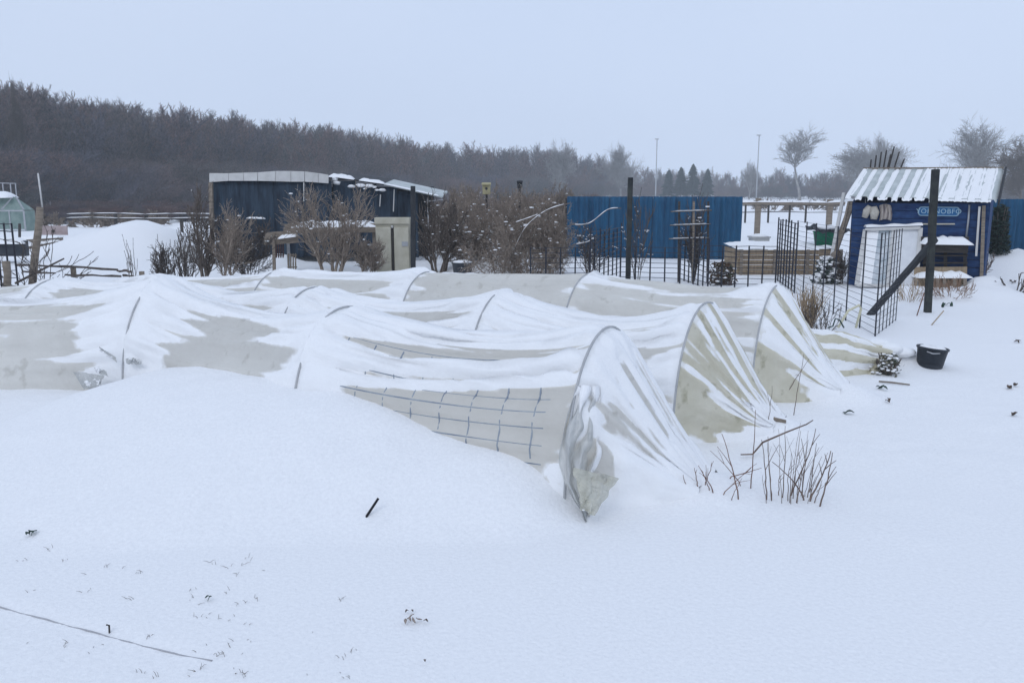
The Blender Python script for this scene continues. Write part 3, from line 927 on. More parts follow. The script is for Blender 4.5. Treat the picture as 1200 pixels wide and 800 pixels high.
# conifers standing above the wood
def conifer(px, top_py, Y, wpx, label, seed):
    rng = random.Random(seed)
    b = P(px, 240, Y); b.z = gh(b.x, b.y)
    h = P(px, top_py, Y).z - b.z
    root = thing('conifer', tuple(b), label, 'tree', 'conifers above the wood')
    m = MB(); m.tube([b, b + Vector((0, 0, h * .98))], [h * .018, .03], 6); m.build('trunk', BARKD, root)
    wd = wpx / 1000 * Y / 2
    segs = []
    for k in range(460):
        f = rng.random() ** .8
        z = h * (.18 + .80 * f)
        rr = wd * (1 - f) ** .7 * rng.uniform(.35, 1.25) + .25
        a = rng.uniform(0, 6.283)
        segs.append((0, 0, z, math.cos(a) * rr, math.sin(a) * rr, z - rr * rng.uniform(.05, .45), Y * .0011, .02, 1))
    V, F = segs_mesh(segs, 4)
    o = bpy.data.objects.new('crown', np_mesh('crown', V, F, mat('conifer_needles', (.012, .03, .03), (.03, .055, .05), 3, .9))); link(o, root)
for i, (px, tp, wd, lb) in enumerate([(797, 196, 20, 'dark conifer rising above the wood, left of the tallest spire'), (811, 192, 22, 'tallest dark conifer spire above the blue screen'), (828, 198, 18, 'short dark conifer, rightmost of the row above the wood'), (783, 199, 18, 'dark conifer, leftmost of the row above the wood')]):
    conifer(px, tp, 175, wd, lb, 40 + i)

# lone trees on the skyline
OPEN = dict(n=4, jit=.09, up=.06, kids=[5, 3, 2, 1], ang=.62, ratio=.50, rmin=.012, bare=.55)
FAN = dict(n=4, jit=.09, up=.05, kids=[4, 3, 2, 1], ang=.70, ratio=.58, rmin=.012, bare=.2)
PALEB = mat('bark_frosted', (.20, .19, .185), (.36, .345, .33), 1, .9)
bare_tree(938, 232, 141, 150, 52, 'lone frosted tree on the skyline left of the blue hut', 'skyline trees', 3, 4, .035, OPEN, PALEB)
bare_tree(1003, 232, 158, 150, 62, 'wide frosted tree rising over the left end of the hut roof', 'skyline trees', 5, 4, .04, FAN, PALEB)
bare_tree(1028, 232, 153, 156, 52, 'frosted tree just behind the bundle of poles over the hut roof', 'skyline trees', 6, 4, .04, FAN, PALEB)
bare_tree(1143, 232, 129, 125, 66, 'tall frosted tree over the right end of the hut roof', 'skyline trees', 8, 4, .035, FAN, PALEB)
bare_tree(1196, 240, 162, 95, 62, 'bare tree at the right edge behind the hut', 'skyline trees', 9, 4, .03, FAN, BARK)
bare_tree(1225, 240, 150, 98, 60, 'bare tree cut by the right edge of the picture', 'skyline trees', 19, 4, .03, FAN, BARK)
bare_tree(728, 225, 163, 190, 46, 'pale bare tree standing out above the wood left of the lamp posts', 'skyline trees', 10, 4, .04, FAN, PALEB)
bare_tree(656, 215, 162, 165, 30, 'thin bare tree standing out above the middle of the wood', 'skyline trees', 12, 4, .035, FAN, PALEB)
bare_tree(27, 215, 84, 76, 16, 'narrow bare treetop standing out at the far left of the wood', 'skyline trees', 14, 4, .014, FAN, BARKD)
bare_tree(878, 225, 186, 190, 22, 'small bare tree behind the right-hand lamp post', 'skyline trees', 15, 3, .04, FAN, PALEB)

def lamp_post(px, top_py, Y, label):
    b = P(px, 236, Y); b.z = gh(b.x, b.y)
    t = P(px, top_py, Y).z
    root = thing('lamp_post', tuple(b), label, 'lamp post', 'street lamps far behind')
    MB().tube([b, (b.x, b.y, t)], [.12, .08], 8).build('pole', STEEL, root, True)
    MB().box((b.x - .05, b.y, t + .06), (.7, .3, .15)).build('lamp_head', STEEL, root)
lamp_post(768, 163.5, 160, 'thin grey lamp post over the blue screen, the shorter of two')
lamp_post(886, 159, 150, 'thin grey lamp post right of the blue screen, the taller of two')

# ---------------------------------------------------------------- shrubs and brambles
def shrub(px, py, top_py, Y, wpx, label, group, seed, stems=9, mx=3, m=None, rmin=.004, snow=0, name='bare_shrub', cat='shrub', kids=(2, 2, 1), ang=.6, spread=.5, r0=.016, jit=.12, dep=1.0, up=.05, ground=True):
    rng = random.Random(seed)
    b = P(px, py, Y)
    if ground: b.z = gh(b.x, b.y)
    h = P(px, top_py, Y).z - b.z
    wd = wpx / 1000 * Y / 2
    prm = dict(n=4, jit=jit, up=up, kids=list(kids), ang=ang, ratio=.5, rmin=rmin, bare=.2)
    out = []
    for k in range(stems):
        a = rng.uniform(0, 6.283); rr = rng.random() ** .5 * spread
        st = Vector((math.cos(a) * rr * wd * .5, math.sin(a) * rr * wd * .5 * dep, -.05))
        d = Vector((math.cos(a) * rr * wd, math.sin(a) * rr * wd * dep, h * .9)).normalized()
        grow(rng, st, d, h * rng.uniform(.65, 1.0), r0 * rng.uniform(.6, 1), 0, mx, out, prm)
    A = np.array(out)
    zm = np.percentile(A[:, 5], 99); xm = np.percentile(np.abs(A[:, 3]), 97)
    A[:, [2, 5]] = np.where(A[:, [2, 5]] > 0, A[:, [2, 5]] * h / zm, A[:, [2, 5]])
    A[:, [0, 3]] *= wd / xm; A[:, [1, 4]] *= wd / xm * dep
    root = thing(name, tuple(b), label, cat, group)
    st = A[:, 8] == 0
    V, F = segs_mesh(A[st], 5)
    o = bpy.data.objects.new('stems', np_mesh('stems', V, F, m or TWIG, True)); link(o, root); o['kind'] = 'stuff'
    if (~st).any():
        V, F = segs_mesh(A[~st], 3)
        o = bpy.data.objects.new('twigs', np_mesh('twigs', V, F, m or TWIG)); link(o, root); o['kind'] = 'stuff'
    if snow:
        L_ = np.linalg.norm(A[:, 3:6] - A[:, 0:3], axis=1)
        flat = np.abs(A[:, 5] - A[:, 2]) / np.maximum(L_, 1e-6)
        ok = np.where((flat < .62) & (A[:, 2] > .04) & (A[:, 8] >= 1))[0]
        rng.shuffle(okl := list(ok))
        B = A[okl[:int(snow * 1.6)]].copy()
        if len(B):
            rs = np.random.RandomState(seed)
            f0 = rs.uniform(0, .4, (len(B), 1)); f1 = rs.uniform(.55, 1, (len(B), 1))
            p, q = B[:, 0:3].copy(), B[:, 3:6].copy()
            B[:, 0:3] = p + (q - p) * f0; B[:, 3:6] = p + (q - p) * f1
            th_ = np.maximum(B[:, 6] * rs.uniform(1.0, 2.2, len(B)), rmin * 1.2)
            B[:, 2] += th_ * .8; B[:, 5] += th_ * .8
            B[:, 6] = th_; B[:, 7] = th_ * .6
            V, F = segs_mesh(B, 5)
            o = bpy.data.objects.new('branch_snow', np_mesh('branch_snow', V, F, SNOW, True)); link(o, root); o['kind'] = 'stuff'
        mb = MB()
        for k in range(snow // 3):
            q = A[rng.randrange(len(A))]
            s = rng.uniform(.006, .022)
            if q[5] < .05: continue
            mb.blob((q[3], q[4], q[5] + s * .3), (s * rng.uniform(1, 2.4), s * rng.uniform(1, 1.8), s * .6), rng, 7, 5)
        if mb.v:
            o = bpy.data.objects.new('snow_clumps', mb.mesh('snow_clumps', SNOW, True)); link(o, root); o['kind'] = 'stuff'
    return root

# ---------------------------------------------------------------- the blue hut on the right, turned a little to the left
HA = R(31)
HF = Vector((5.72, 14.85, 0)); HE1 = Vector((math.cos(HA), -math.sin(HA), 0)); HE2 = Vector((math.sin(HA), math.cos(HA), 0))
HW, HD = 2.27, 1.42
HROT = Matrix.Rotation(-HA, 3, 'Z')

def HL(u, v, z):
    """hut frame: u along the front, v into the depth"""
    return HF + HE1 * u + HE2 * v + Vector((0, 0, z))

def HP(px, py, off):
    """the place seen at a picture point on the plane off metres before (-) or behind (+) the hut front"""
    r = ray(px, py); c = Vector((0, 0, CAM_H))
    k = (HL(0, .18 + off, 0) - c).dot(HE2) / r.dot(HE2)
    return c + r * k

def hut():
    root = thing('garden_hut', tuple(HL(HW / 2, .18, 0)), 'dark blue garden hut with snowy corrugated roof', 'hut')
    zt0, zt1 = 1.43, 1.86
    rng = random.Random(1)
    n = 11
    u0, u1 = .10, HW - .10
    for k in range(n):
        z0 = k * zt0 / n; z1 = (k + 1) * zt0 / n - .008
        MB().box(HL((u0 + u1) / 2, .18 + rng.uniform(-.004, .004), (z0 + z1) / 2), (u1 - u0, .025, z1 - z0), HROT @ Matrix.Rotation(.045 + rng.uniform(-.02, .02), 3, 'X')).build('board', NAVY, root)
    for u in (u0, u1):
        v = [(u, .2, 0), (u, HD - .05, 0), (u, HD - .05, zt1), (u, .2, zt0)]
        m = MB()
        for du in (-.015, .015): m.quad(*[HL(a + du, b, c) for a, b, c in (v if du > 0 else v[::-1])])
        for i in range(4):
            a, b_ = v[i], v[(i + 1) % 4]
            m.quad(HL(a[0] - .015, a[1], a[2]), HL(b_[0] - .015, b_[1], b_[2]), HL(b_[0] + .015, b_[1], b_[2]), HL(a[0] + .015, a[1], a[2]))
        m.build('side_wall', NAVY, root)
    MB().box(HL((u0 + u1) / 2, HD - .05, zt1 / 2), (u1 - u0 - .04, .03, zt1 - .02), HROT).build('back_wall', NAVY, root)
    a0, a1 = HL(0, 0, 1.495), HL(HW, 0, 1.44)
    b0, b1 = HL(.03, HD, 1.985), HL(HW + .02, HD, 1.965)
    ncor = 12
    xsn = []
    for k in range(ncor):
        for f, z in ((0, 0), (.30, 0), (.42, .042), (.80, .042), (.92, 0)):
            xsn.append(((k + f) / ncor, z))
    xsn.append((1, 0))
    Vv = []
    NB = 9
    for i in range(NB):
        f = i / (NB - 1)
        L_, R_ = a0.lerp(b0, f), a1.lerp(b1, f)
        for (u, z) in xsn:
            p = L_.lerp(R_, u); Vv.append((p.x, p.y, p.z + z))
    o = npart('roof_sheet', Vv, grid_faces(NB, len(xsn)), CORR, root, False)
    md = o.modifiers.new('thickness', 'SOLIDIFY'); md.thickness = .008
    for k in range(ncor):
        cov = [.95, .62, .55, .7, .6, .66, .85, .72, .98, .9, .92, .98][k]
        nu, nv = 26, 9
        S = np.zeros((nu, nv, 3))
        for i in range(nu):
            f = -.025 + 1.02 * i / (nu - 1)
            for j in range(nv):
                g = j / (nv - 1)
                wob = .30 * float(vn(f * 3.5 + k * 3.1, k * 1.7)) + .10 * float(vn(f * 14 + k * 5.1, k * 2.7)) + .18 * (1 - f) * (k % 3 == 0)
                u = (k + .13 + (g - .5) * (cov + wob) * (1 - .25 * max(0, -f * 20))) / ncor
                u = min(max(u, .001), .999)
                p = a0.lerp(b0, f).lerp(a1.lerp(b1, f), u)
                edge = math.sin(math.pi * g) ** .6
                uu = (u * ncor) % 1.0
                rib = .042 * float(np.interp(uu, [0, .30, .42, .80, .92, 1], [0, 0, 1, 1, 0, 0]))
                S[i, j] = (p.x, p.y, p.z + .003 + max(rib + .004, .036 * edge) + (.012 * edge if cov > .7 else 0) - (.035 if i == 0 else 0))
        npart('snow_strip', S.reshape(-1, 3), grid_faces(nu, nv), SNOW, root).parent = o
    MB().bar(b0 + Vector((0, 0, .05)), b1 + Vector((0, 0, .05)), .03, .03).build('ridge_rail', WOOD, root)
    MB().bar(a1 + HE1 * .03, b1 + HE1 * .03 + Vector((0, 0, .02)), .03, .09).build('barge_board', BLACKP, root)
    MB().bar(HP(1153, 241, -.05), HP(1150, 330, -.05), .05, .05).build('corner_post', WOOD, root)
    MB().bar(HP(1148, 242, -.09), HP(1144, 300, -.09), .075, .03).build('corner_board', PALE, root)
    MB().bar(HP(995, 236, -.06), HP(987, 270, -.06), .10, .03).build('corner_board', WOOD, root)
    MB().tube([HP(1136, 240, -.04), HP(1135, 256, -.04), HP(1132, 280, -.04)], .016, 8).build('downpipe', STEEL, root, True)
    MB().bar(HP(1073, 262.5, -.03), HP(1119, 262.5, -.03), .02, .02).build('batten', CREAM, root)
    return root
hut()

# name plate on the hut
def sign():
    c = HP(1100, 247.8, -.035)
    root = thing('name_plate', tuple(c), 'blue name plate with pale lettering on the hut front', 'sign')
    wd, ht = (HP(1124, 248, -.035) - HP(1076, 248, -.035)).length, 10.5 / 1000 * 14.3
    def rrect(w_, h_, r_, y):
        pts = []
        for cx, cz, a0 in ((1, 1, 0), (-1, 1, 90), (-1, -1, 180), (1, -1, 270)):
            for k in range(6):
                a = R(a0 + 18 * k)
                pts.append(c + HE1 * (cx * (w_ / 2 - r_) + r_ * math.cos(a)) + HE2 * y + Vector((0, 0, cz * (h_ / 2 - r_) + r_ * math.sin(a))))
        return pts
    def slab(w_, h_, r_, yf, yb):
        m = MB(); a = rrect(w_, h_, r_, yf); b = rrect(w_, h_, r_, yb)
        m.quad(*a[::-1]) if False else m.quad(*a)
        m.quad(*b[::-1])
        for i in range(len(a)):
            j = (i + 1) % len(a); m.quad(a[i], b[i], b[j], a[j])
        return m
    slab(wd, ht, .045, -.016, 0).build('rim', mat('sign_rim', (.22, .36, .45), (.30, .42, .5), 8, .5), root)
    slab(wd - .03, ht - .03, .035, -.022, -.004).build('plate', mat('sign_blue', (.010, .085, .22), (.016, .12, .28), 8, .45), root)
    cu = bpy.data.curves.new('lettering', 'FONT'); cu.body = 'YOR NOBFO'; cu.size = .108; cu.align_x = 'CENTER'; cu.align_y = 'CENTER'; cu.extrude = .001
    cu.space_character = 1.12
    to = bpy.data.objects.new('tmp', cu); COL.objects.link(to)
    dg = bpy.context.evaluated_depsgraph_get()
    me = bpy.data.meshes.new_from_object(to.evaluated_get(dg))
    bpy.data.objects.remove(to)
    me.materials.clear(); me.materials.append(mat('sign_letters', (.33, .48, .56), None, 8, .5))
    lo = bpy.data.objects.new('lettering', me); link(lo, root)
    lo.rotation_euler = (math.pi / 2, 0, -HA); lo.location = HE2 * -.0245
sign()

PALEBOARD = mat('pale_hanging', (.40, .37, .32), (.56, .53, .47), 12, .8, .004, 40)
def hanging():
    root = thing('hanging_gloves', tuple(HP(1024, 249, -.06)), 'pale pair of hanging work gloves on the hut front', 'gloves')
    rng = random.Random(5)
    for (a, b, c_, wd) in (((1019.5, 241.5), (1016, 247), (1013, 255), .075), ((1024, 242), (1025, 249), (1024, 257), .085)):
        MB().tube([HP(*a, -.07), HP(*b, -.07), HP(*c_, -.07)], [wd * .55, wd * .9, wd * .6], 10).build('glove', PALEBOARD, root, True)
    root2 = thing('hanging_cloth', tuple(HP(1037, 250, -.06)), 'striped pale cloth hanging beside the gloves on the hut', 'cloth')
    S = np.zeros((20, 16, 3))
    for i in range(20):
        for j in range(16):
            u, v = i / 19, j / 15
            p = HP(1030 + 14 * u + 1.5 * math.sin(v * 3), 241 + 18 * v - 2 * math.sin(u * 3.1), -.06 + .018 * math.sin(u * 22))
            S[i, j] = p
    o = npart('cloth', S.reshape(-1, 3), grid_faces(20, 16), mat('striped_cloth', (.10, .08, .10), (.52, .46, .40), 9, .9, stretch=(6, 1, .4)), root2)
    o.modifiers.new('thickness', 'SOLIDIFY').thickness = .008
hanging()

def leaning_panel():
    root = thing('glazed_panel', tuple(HP(1045, 330, -.5)), 'large pale old window leaning on the hut front', 'window')
    root.location.z = 0
    c = [HP(1014, 269, -.12), HP(1079, 267, -.12), HP(1073, 336, -.45), HP(1004, 334, -.45)]
    for (i, j, wd) in ((0, 1, .10), (1, 2, .07), (3, 2, .07), (0, 3, .07)):
        MB().bar(c[i], c[j], wd, .05).build('frame_rail', PALE, root, bevel=.01)
    MB().bar(c[0].lerp(c[1], .52), c[3].lerp(c[2], .52), .05, .04).build('frame_rail', PALE, root, bevel=.008)
    for (a, b, m_) in ((.03, .25, SNOW), (.25, .50, mat('misty_pane', (.30, .36, .40), (.62, .64, .66), 5, .4)), (.55, .97, mat('pale_pane', (.62, .63, .65), (.72, .73, .74), 5, .5))):
        q = [c[0].lerp(c[1], a), c[0].lerp(c[1], b), c[3].lerp(c[2], b), c[3].lerp(c[2], a)]
        n = HE2 * .012
        mb = MB(); mb.quad(*[p + n for p in q]); mb.quad(*[p + n * 2 for p in q[::-1]])
        for i in range(4): mb.quad(q[i] + n, q[i] + n * 2, q[(i + 1) % 4] + n * 2, q[(i + 1) % 4] + n)
        mb.build('pane', m_, root)
    S = np.zeros((16, 6, 3))
    for i in range(16):
        for j in range(6):
            p = c[0].lerp(c[1], i / 15 * 1.02 - .01)
            S[i, j] = (p.x, p.y - .06 + .12 * j / 5, p.z + .04 + .05 * math.sin(math.pi * j / 5) * (.8 + .2 * math.sin(i)))
    npart('snow_cap', S.reshape(-1, 3), grid_faces(16, 6), SNOW, root)
leaning_panel()

def snow_slab(m, a, b, depth, h, rng, n=14):
    """a loaf of snow along the line a-b"""
    nv = 8
    b0 = len(m.v)
    for i in range(n):
        f = i / (n - 1)
        p = Vector(a).lerp(Vector(b), f)
        e = min(1, 6 * f + .25, 6 * (1 - f) + .25)
        hh = h * e * rng.uniform(.85, 1.12)
        for j in range(nv):
            g = j / (nv - 1)
            m.v.append(Vector((p.x, p.y + (g - .5) * depth, p.z + hh * math.sin(math.pi * g) ** .45 - .01)))
    for i in range(n - 1):
        for j in range(nv - 1):
            q = b0 + i * nv + j
            m.f.append((q, q + nv, q + nv + 1, q + 1))
    m.f.append(tuple(b0 + j for j in range(nv))); m.f.append(tuple(b0 + (n - 1) * nv + j for j in reversed(range(nv))))
    return m

def bench():
    rng = random.Random(8)
    root = thing('garden_bench', tuple(HP(1112, 330, -.3)), 'wooden garden bench loaded with snow against the hut', 'bench')
    root.location.z = 0
    for k, py in enumerate((291, 299.5, 308)):
        MB().bar(HP(1081, py, -.14), HP(1134, py, -.14), .07, .025).build('back_slat', (TAN, WOODD, WOODD)[k], root)
    for px in (1084, 1108, 1131):
        MB().bar(HP(px, 286, -.10), HP(px, 345, -.10), .05, .05).build('post', WOODD, root)
    tb_ = MB().bar(HP(1079, 286.5, -.22), HP(1135, 287, -.22), .26, .03, math.pi / 2).build('top_board', WOODD, root)
    st_ = MB().bar(HP(1071, 325, -.42), HP(1133, 325, -.42), .34, .03, math.pi / 2).build('seat', TAN, root)
    for px in (1073, 1093, 1099, 1107, 1119, 1131):
        MB().bar(HP(px, 326, -.58), HP(px, 340, -.58), .05, .05).build('leg', WOOD, root)
    m = snow_slab(MB(), HP(1078, 285, -.22), HP(1136, 286, -.22), .3, .13, rng); m.build('snow_cap', SNOW, root, True).parent = tb_
    m = snow_slab(MB(), HP(1070, 324, -.44), HP(1134, 324, -.44), .36, .10, rng); m.build('snow_cap', SNOW, root, True).parent = st_
bench()

# poles sticking up behind the hut
def pole_bundle():
    rng = random.Random(4)
    for i, (px, ty, lean) in enumerate([(1027, 182, 4), (1033, 178, 5), (1039, 176, 6), (1044, 181, 8), (1048, 172, 10), (1054, 178, 11), (1060, 186, 12), (1021, 187, 3)]):
        a = P(px - lean * 1.6, 232, 17.3 + .05 * i); b = P(px, ty, 17.3 + .05 * i)
        d = (b - a)
        a2 = a - d * 1.1
        m = MB().tube([a2, a, b], [.022, .02, .014], 7)
        o = m.build('bean_pole', WOODD, None, True)
        tag(o, ['bean pole behind the hut roof, third from the left', 'bean pole behind the hut roof, fourth from the left', 'bean pole behind the hut roof, fifth from the left', 'bean pole behind the hut roof, just left of the tallest', 'tallest bean pole sticking up behind the hut roof', 'bean pole behind the hut roof, just right of the tallest', 'bean pole behind the hut roof, rightmost and lowest tip', 'bean pole behind the hut roof, leftmost of the bundle'][i], 'pole', 'bean poles behind the hut')
pole_bundle()

# post and its diagonal brace
def single_post(a, b, wx, m, label, name='post', cat='post', n=4):
    o = MB()
    a, b = Vector(a), Vector(b)
    rng = random.Random(int(a.x * 100))
    pts = [a.lerp(b, i / 6) + Vector((rng.uniform(-.004, .004), 0, 0)) for i in range(7)]
    o.tube(pts, [wx * rng.uniform(.94, 1.06) for _ in range(7)], n)
    ob = o.build(name, m, None, bevel=.004)
    return tag(ob, label, cat)
b = on(1087, 366)
single_post(b - Vector((0, 0, .1)), P(1096.5, 198.5, b.y + .1), .056, mat('mossy_black', (.014, .016, .02), (.04, .045, .04), 8, .8, .004, 50), 'tall black post standing in front of the hut sign')
single_post(P(1019, 370, b.y - .25), P(1096, 280, b.y + .35), .05, BLACKP, 'black beam leaning slantwise against the post by the hut', 'leaning_beam', 'beam')
bb = P(738, 320, 14.6)
single_post((bb.x - .03, bb.y, -.1), P(739, 208, 14.6), .055, mat('mossy_black', (0, 0, 0)), 'tall dark post rising over the blue screen')
bb = P(484, 322, 16)
single_post((bb.x, bb.y, -.1), P(484, 218, 16), .06, BLACKP, 'thick black post right of the cream cabinet')

# black bucket, leaning, full of snow
def bucket():
    b = on(1089, 428) - Vector((0, 0, .03))
    root = thing('bucket', tuple(b), 'black bucket filled with snow right of the collapsed film', 'bucket')
    lean = Matrix.Rotation(R(6), 3, 'Y')
    n = 28
    def ring(r_, z): return [b + lean @ Vector((r_ * math.cos(2 * math.pi * k / n), r_ * math.sin(2 * math.pi * k / n), z)) for k in range(n)]
    m = MB()
    profl = [(.098, -.06), (.132, .185), (.140, .185), (.143, .20), (.136, .205), (.129, .195), (.115, .05)]
    for r_, z in profl: m.v += ring(r_, z)
    for i in range(len(profl) - 1):
        for k in range(n): m.f.append((i * n + k, i * n + (k + 1) % n, (i + 1) * n + (k + 1) % n, (i + 1) * n + k))
    m.f.append(tuple(range((len(profl) - 1) * n, len(profl) * n)))
    m.build('shell', BUCKET, root, True)
    m = MB()
    for i, (rr, z) in enumerate(((.127, .185), (.1, .205), (.06, .215), (.02, .218))):
        m.v += [p + Vector((0, 0, .006 * math.sin(k * 2.1 + i))) for k, p in enumerate(ring(rr, z))]
    for i in range(3):
        for k in range(n): m.f.append((i * n + k, i * n + (k + 1) % n, (i + 1) * n + (k + 1) % n, (i + 1) * n + k))
    m.f.append(tuple(range(3 * n, 4 * n)))
    m.build('snow_fill', SNOW, root, True)
    MB().tube([b + lean @ Vector((-.10, -.10, .17)), b + lean @ Vector((-.06, -.135, .16)), b + lean @ Vector((-.0, -.142, .17))], .006, 6).build('handle', STEEL, root, True)
bucket()

# ---------------------------------------------------------------- wire mesh panels of the enclosure
def mesh_panel(px0, Y0, px1, Y1, h, label, cell=.24, hs=.085, top_jit=0.0, seed=0, uw=.0125, hw=.0065):
    a = P(px0, 320, Y0); bq = P(px1, 320, Y1)
    a.z = 0; bq.z = 0
    root = thing('mesh_panel', (a.x, a.y, gh(a.x, a.y)), label, 'fence', 'black wire mesh panels')
    L = (bq - a).length; n = max(2, round(L / cell))
    rng = random.Random(seed)
    for i in range(n + 1):
        p = a.lerp(bq, i / n)
        z = gh(p.x, p.y)
        MB().tube([(p.x, p.y, z - .15), (p.x + rng.uniform(-.01, .01), p.y, z + h + rng.uniform(-top_jit, top_jit))], uw, 6).build('upright', BLACKWIRE, root)
    m = MB()
    k = int(h / hs)
    for j in range(k + 1):
        zz = .02 + j * (h - .03) / k
        pts = [a.lerp(bq, i / n) for i in range(n + 1)]
        m.tube([(p.x, p.y - .009, gh(p.x, p.y) + zz + rng.uniform(-.006, .006)) for p in pts], hw, 4)
    m.build('cross_wires', BLACKWIRE, root)
    return root
mesh_panel(622, 14.2, 691, 14.3, .70, 'low wire mesh panel at the left end of the enclosure before the brambles', seed=1)
mesh_panel(691, 14.4, 727, 16.4, .95, 'wire mesh panel set edge-on left of the tall dark post', .30, seed=2, top_jit=.08)
mesh_panel(727, 14.5, 797, 14.2, .70, 'low wire mesh panel between the tall dark post and the trellis', seed=3)
mesh_panel(797, 15.9, 830, 14.15, .92, 'wire mesh panel set edge-on under the snowy trellis', .28, seed=4, top_jit=.08)
mesh_panel(830, 14.15, 909, 14.0, .74, 'low wire mesh panel before the plank bed', seed=5)
mesh_panel(909, 15.9, 932, 13.7, 1.12, 'tall wire mesh panel set edge-on before the plank bed', .30, seed=6, top_jit=.04)
mesh_panel(932, 13.7, 1031, 9.5, 1.16, 'tall wire mesh panel running from the plank bed towards the collapsed film', .60, .075, seed=7, hw=.0028, uw=.0085)
mesh_panel(1031, 9.5, 1054, 10.7, 1.16, 'tall wire mesh panel set edge-on at the right corner below the hut', .22, .075, seed=8, hw=.0024, uw=.0055)

# trellis with snowy rails behind it
def trellis():
    root = thing('trellis', (P(812, 330, 15.4).x, 15.4, 0), 'dark trellis with three snow-dusted rails before the blue screen', 'trellis')
    rng = random.Random(2)
    for px in (795, 812, 829):
        MB().bar(P(px + 1, 236, 15.4), P(px, 335, 15.4), .035, .035).build('upright', WOODD if px != 812 else WOOD, root)
    for i, py in enumerate((247, 263, 279)):
        a, b_ = P(786 - i, py + 1, 15.36), P(834 - 1.5 * i, py - .5, 15.36)
        ra_ = MB().bar(a, b_, .026, .026).build('rail', WOODD, root)
        m = snow_slab(MB(), a + Vector((0, 0, .013)), b_ + Vector((0, 0, .013)), .03, .014, rng, 24); m.build('snow_cap', SNOW, root, True).parent = ra_
trellis()
shrub(812, 332, 232, 15.6, 30, 'climbing stems twined up the snowy trellis', 'bare shrubs of the plots', 51, 10, 2, BARKD, .005, 30, ang=.5, kids=(2, 1), r0=.014)

# ---------------------------------------------------------------- blue screens
def screen(px0, Y0, px1, Y1, top, label, n, seed):
    a, b_ = P(px0, 300, Y0), P(px1, 300, Y1)
    root = thing('blue_screen', (a.x, a.y, 0), label, 'fence', 'blue screens')
    rng = random.Random(seed)
    for i in range(n):
        f0, f1 = i / n, (i + 1) / n
        p, q = a.lerp(b_, f0), a.lerp(b_, f1)
        nu, nv = 22, 12
        S = np.zeros((nu, nv, 3))
        for k in range(nu):
            u = k / (nu - 1)
            r_ = p.lerp(q, u)
            for j in range(nv):
                v = j / (nv - 1)
                S[k, j] = (r_.x, r_.y + .022 * math.sin(u * 6.283 * 4) + .03 * float(vn(r_.x * 1.3 + seed, v * 3)) + (i % 2) * .05, -.05 + v * (top + rng.uniform(-.004, .004) + .05))
        o = npart('sheet', S.reshape(-1, 3), grid_faces(nu, nv), TEAL, root)
        o.modifiers.new('thickness', 'SOLIDIFY').thickness = .006
        MB().bar((p.x, p.y + .14, -.1), (p.x, p.y + .14, top - .05), .07, .07).build('post', WOODD, root)
    return root
screen(664, 21.5, 868, 20.6, 1.50, 'long dark blue sheet screen behind the wire enclosure', 8, 3)
screen(1158, 17.0, 1275, 17.0, 1.47, 'dark blue sheet screen at the right edge beside the hut', 4, 5)

# dark evergreen shrub between hut and screen
def leafy(px, py, top_py, Y, wpx, label, cat, m, seed, n=900, leaf=.03, name='evergreen_shrub', snow=0, group=None):
    rng = random.Random(seed)
    b = P(px, py, Y); b.z = gh(b.x, b.y)
    h = P(px, top_py, Y).z - b.z; wd = wpx / 1000 * Y / 2
    root = thing(name, tuple(b), label, cat, group)
    segs = []
    for k in range(12):
        a = rng.uniform(0, 6.28)
        segs.append((0, 0, -.05, math.cos(a) * wd * .7, math.sin(a) * wd * .7, h * rng.uniform(.5, .95), .012, .005, 0))
    V, F = segs_mesh(segs, 5)
    o = bpy.data.objects.new('stems', np_mesh('stems', V, F, BARKD)); link(o, root)
    mb = MB(); ms = MB()
    for k in range(n):
        a = rng.uniform(0, 6.283); f = rng.random() ** .45; z = rng.random()
        rr = wd * f * (1 - .45 * z ** 2) * (.85 + .3 * float(vn(a * 2, z * 4 + seed)))
        c = Vector((math.cos(a) * rr, math.sin(a) * rr, h * z * (1 - .1 * f)))
        u = Vector((rng.gauss(0, 1), rng.gauss(0, 1), rng.gauss(0, .6))).normalized()
        v = u.orthogonal().normalized() * leaf * .45
        u = u * leaf * rng.uniform(.7, 1.4)
        q = Vector((0, 0, leaf * .1))
        mb.quad(c - u, c + v + q, c + u, c - v + q)
        if snow and rng.random() < snow:
            ms.blob(c + Vector((0, 0, leaf * .3)), (leaf * .9, leaf * .8, leaf * .4), rng, 6, 4)
    me = mb.mesh('foliage', m)
    o = bpy.data.objects.new('foliage', me); link(o, root); o['kind'] = 'stuff'
    if snow:
        o = bpy.data.objects.new('snow_clumps', ms.mesh('snow_clumps', SNOW, True)); link(o, root); o['kind'] = 'stuff'
    return root
leafy(1166, 318, 238, 16.2, 28, 'dark evergreen shrub at the right-hand corner of the hut', 'shrub', mat('evergreen', (.012, .025, .02), (.03, .05, .04), 20, .8), 5, 1500, .045)
leafy(968, 330, 300, 15.2, 36, 'snow-dusted low shrub before the plank bed', 'shrub', mat('grey_green', (.03, .05, .045), (.08, .10, .085), 20, .8), 6, 500, .05, snow=.30)
leafy(845, 325, 306, 15.0, 40, 'small green and rusty shrub right of the trellis', 'shrub', mat('rusty_green', (.03, .05, .03), (.13, .06, .035), 9, .8), 7, 380, .045, snow=.08)

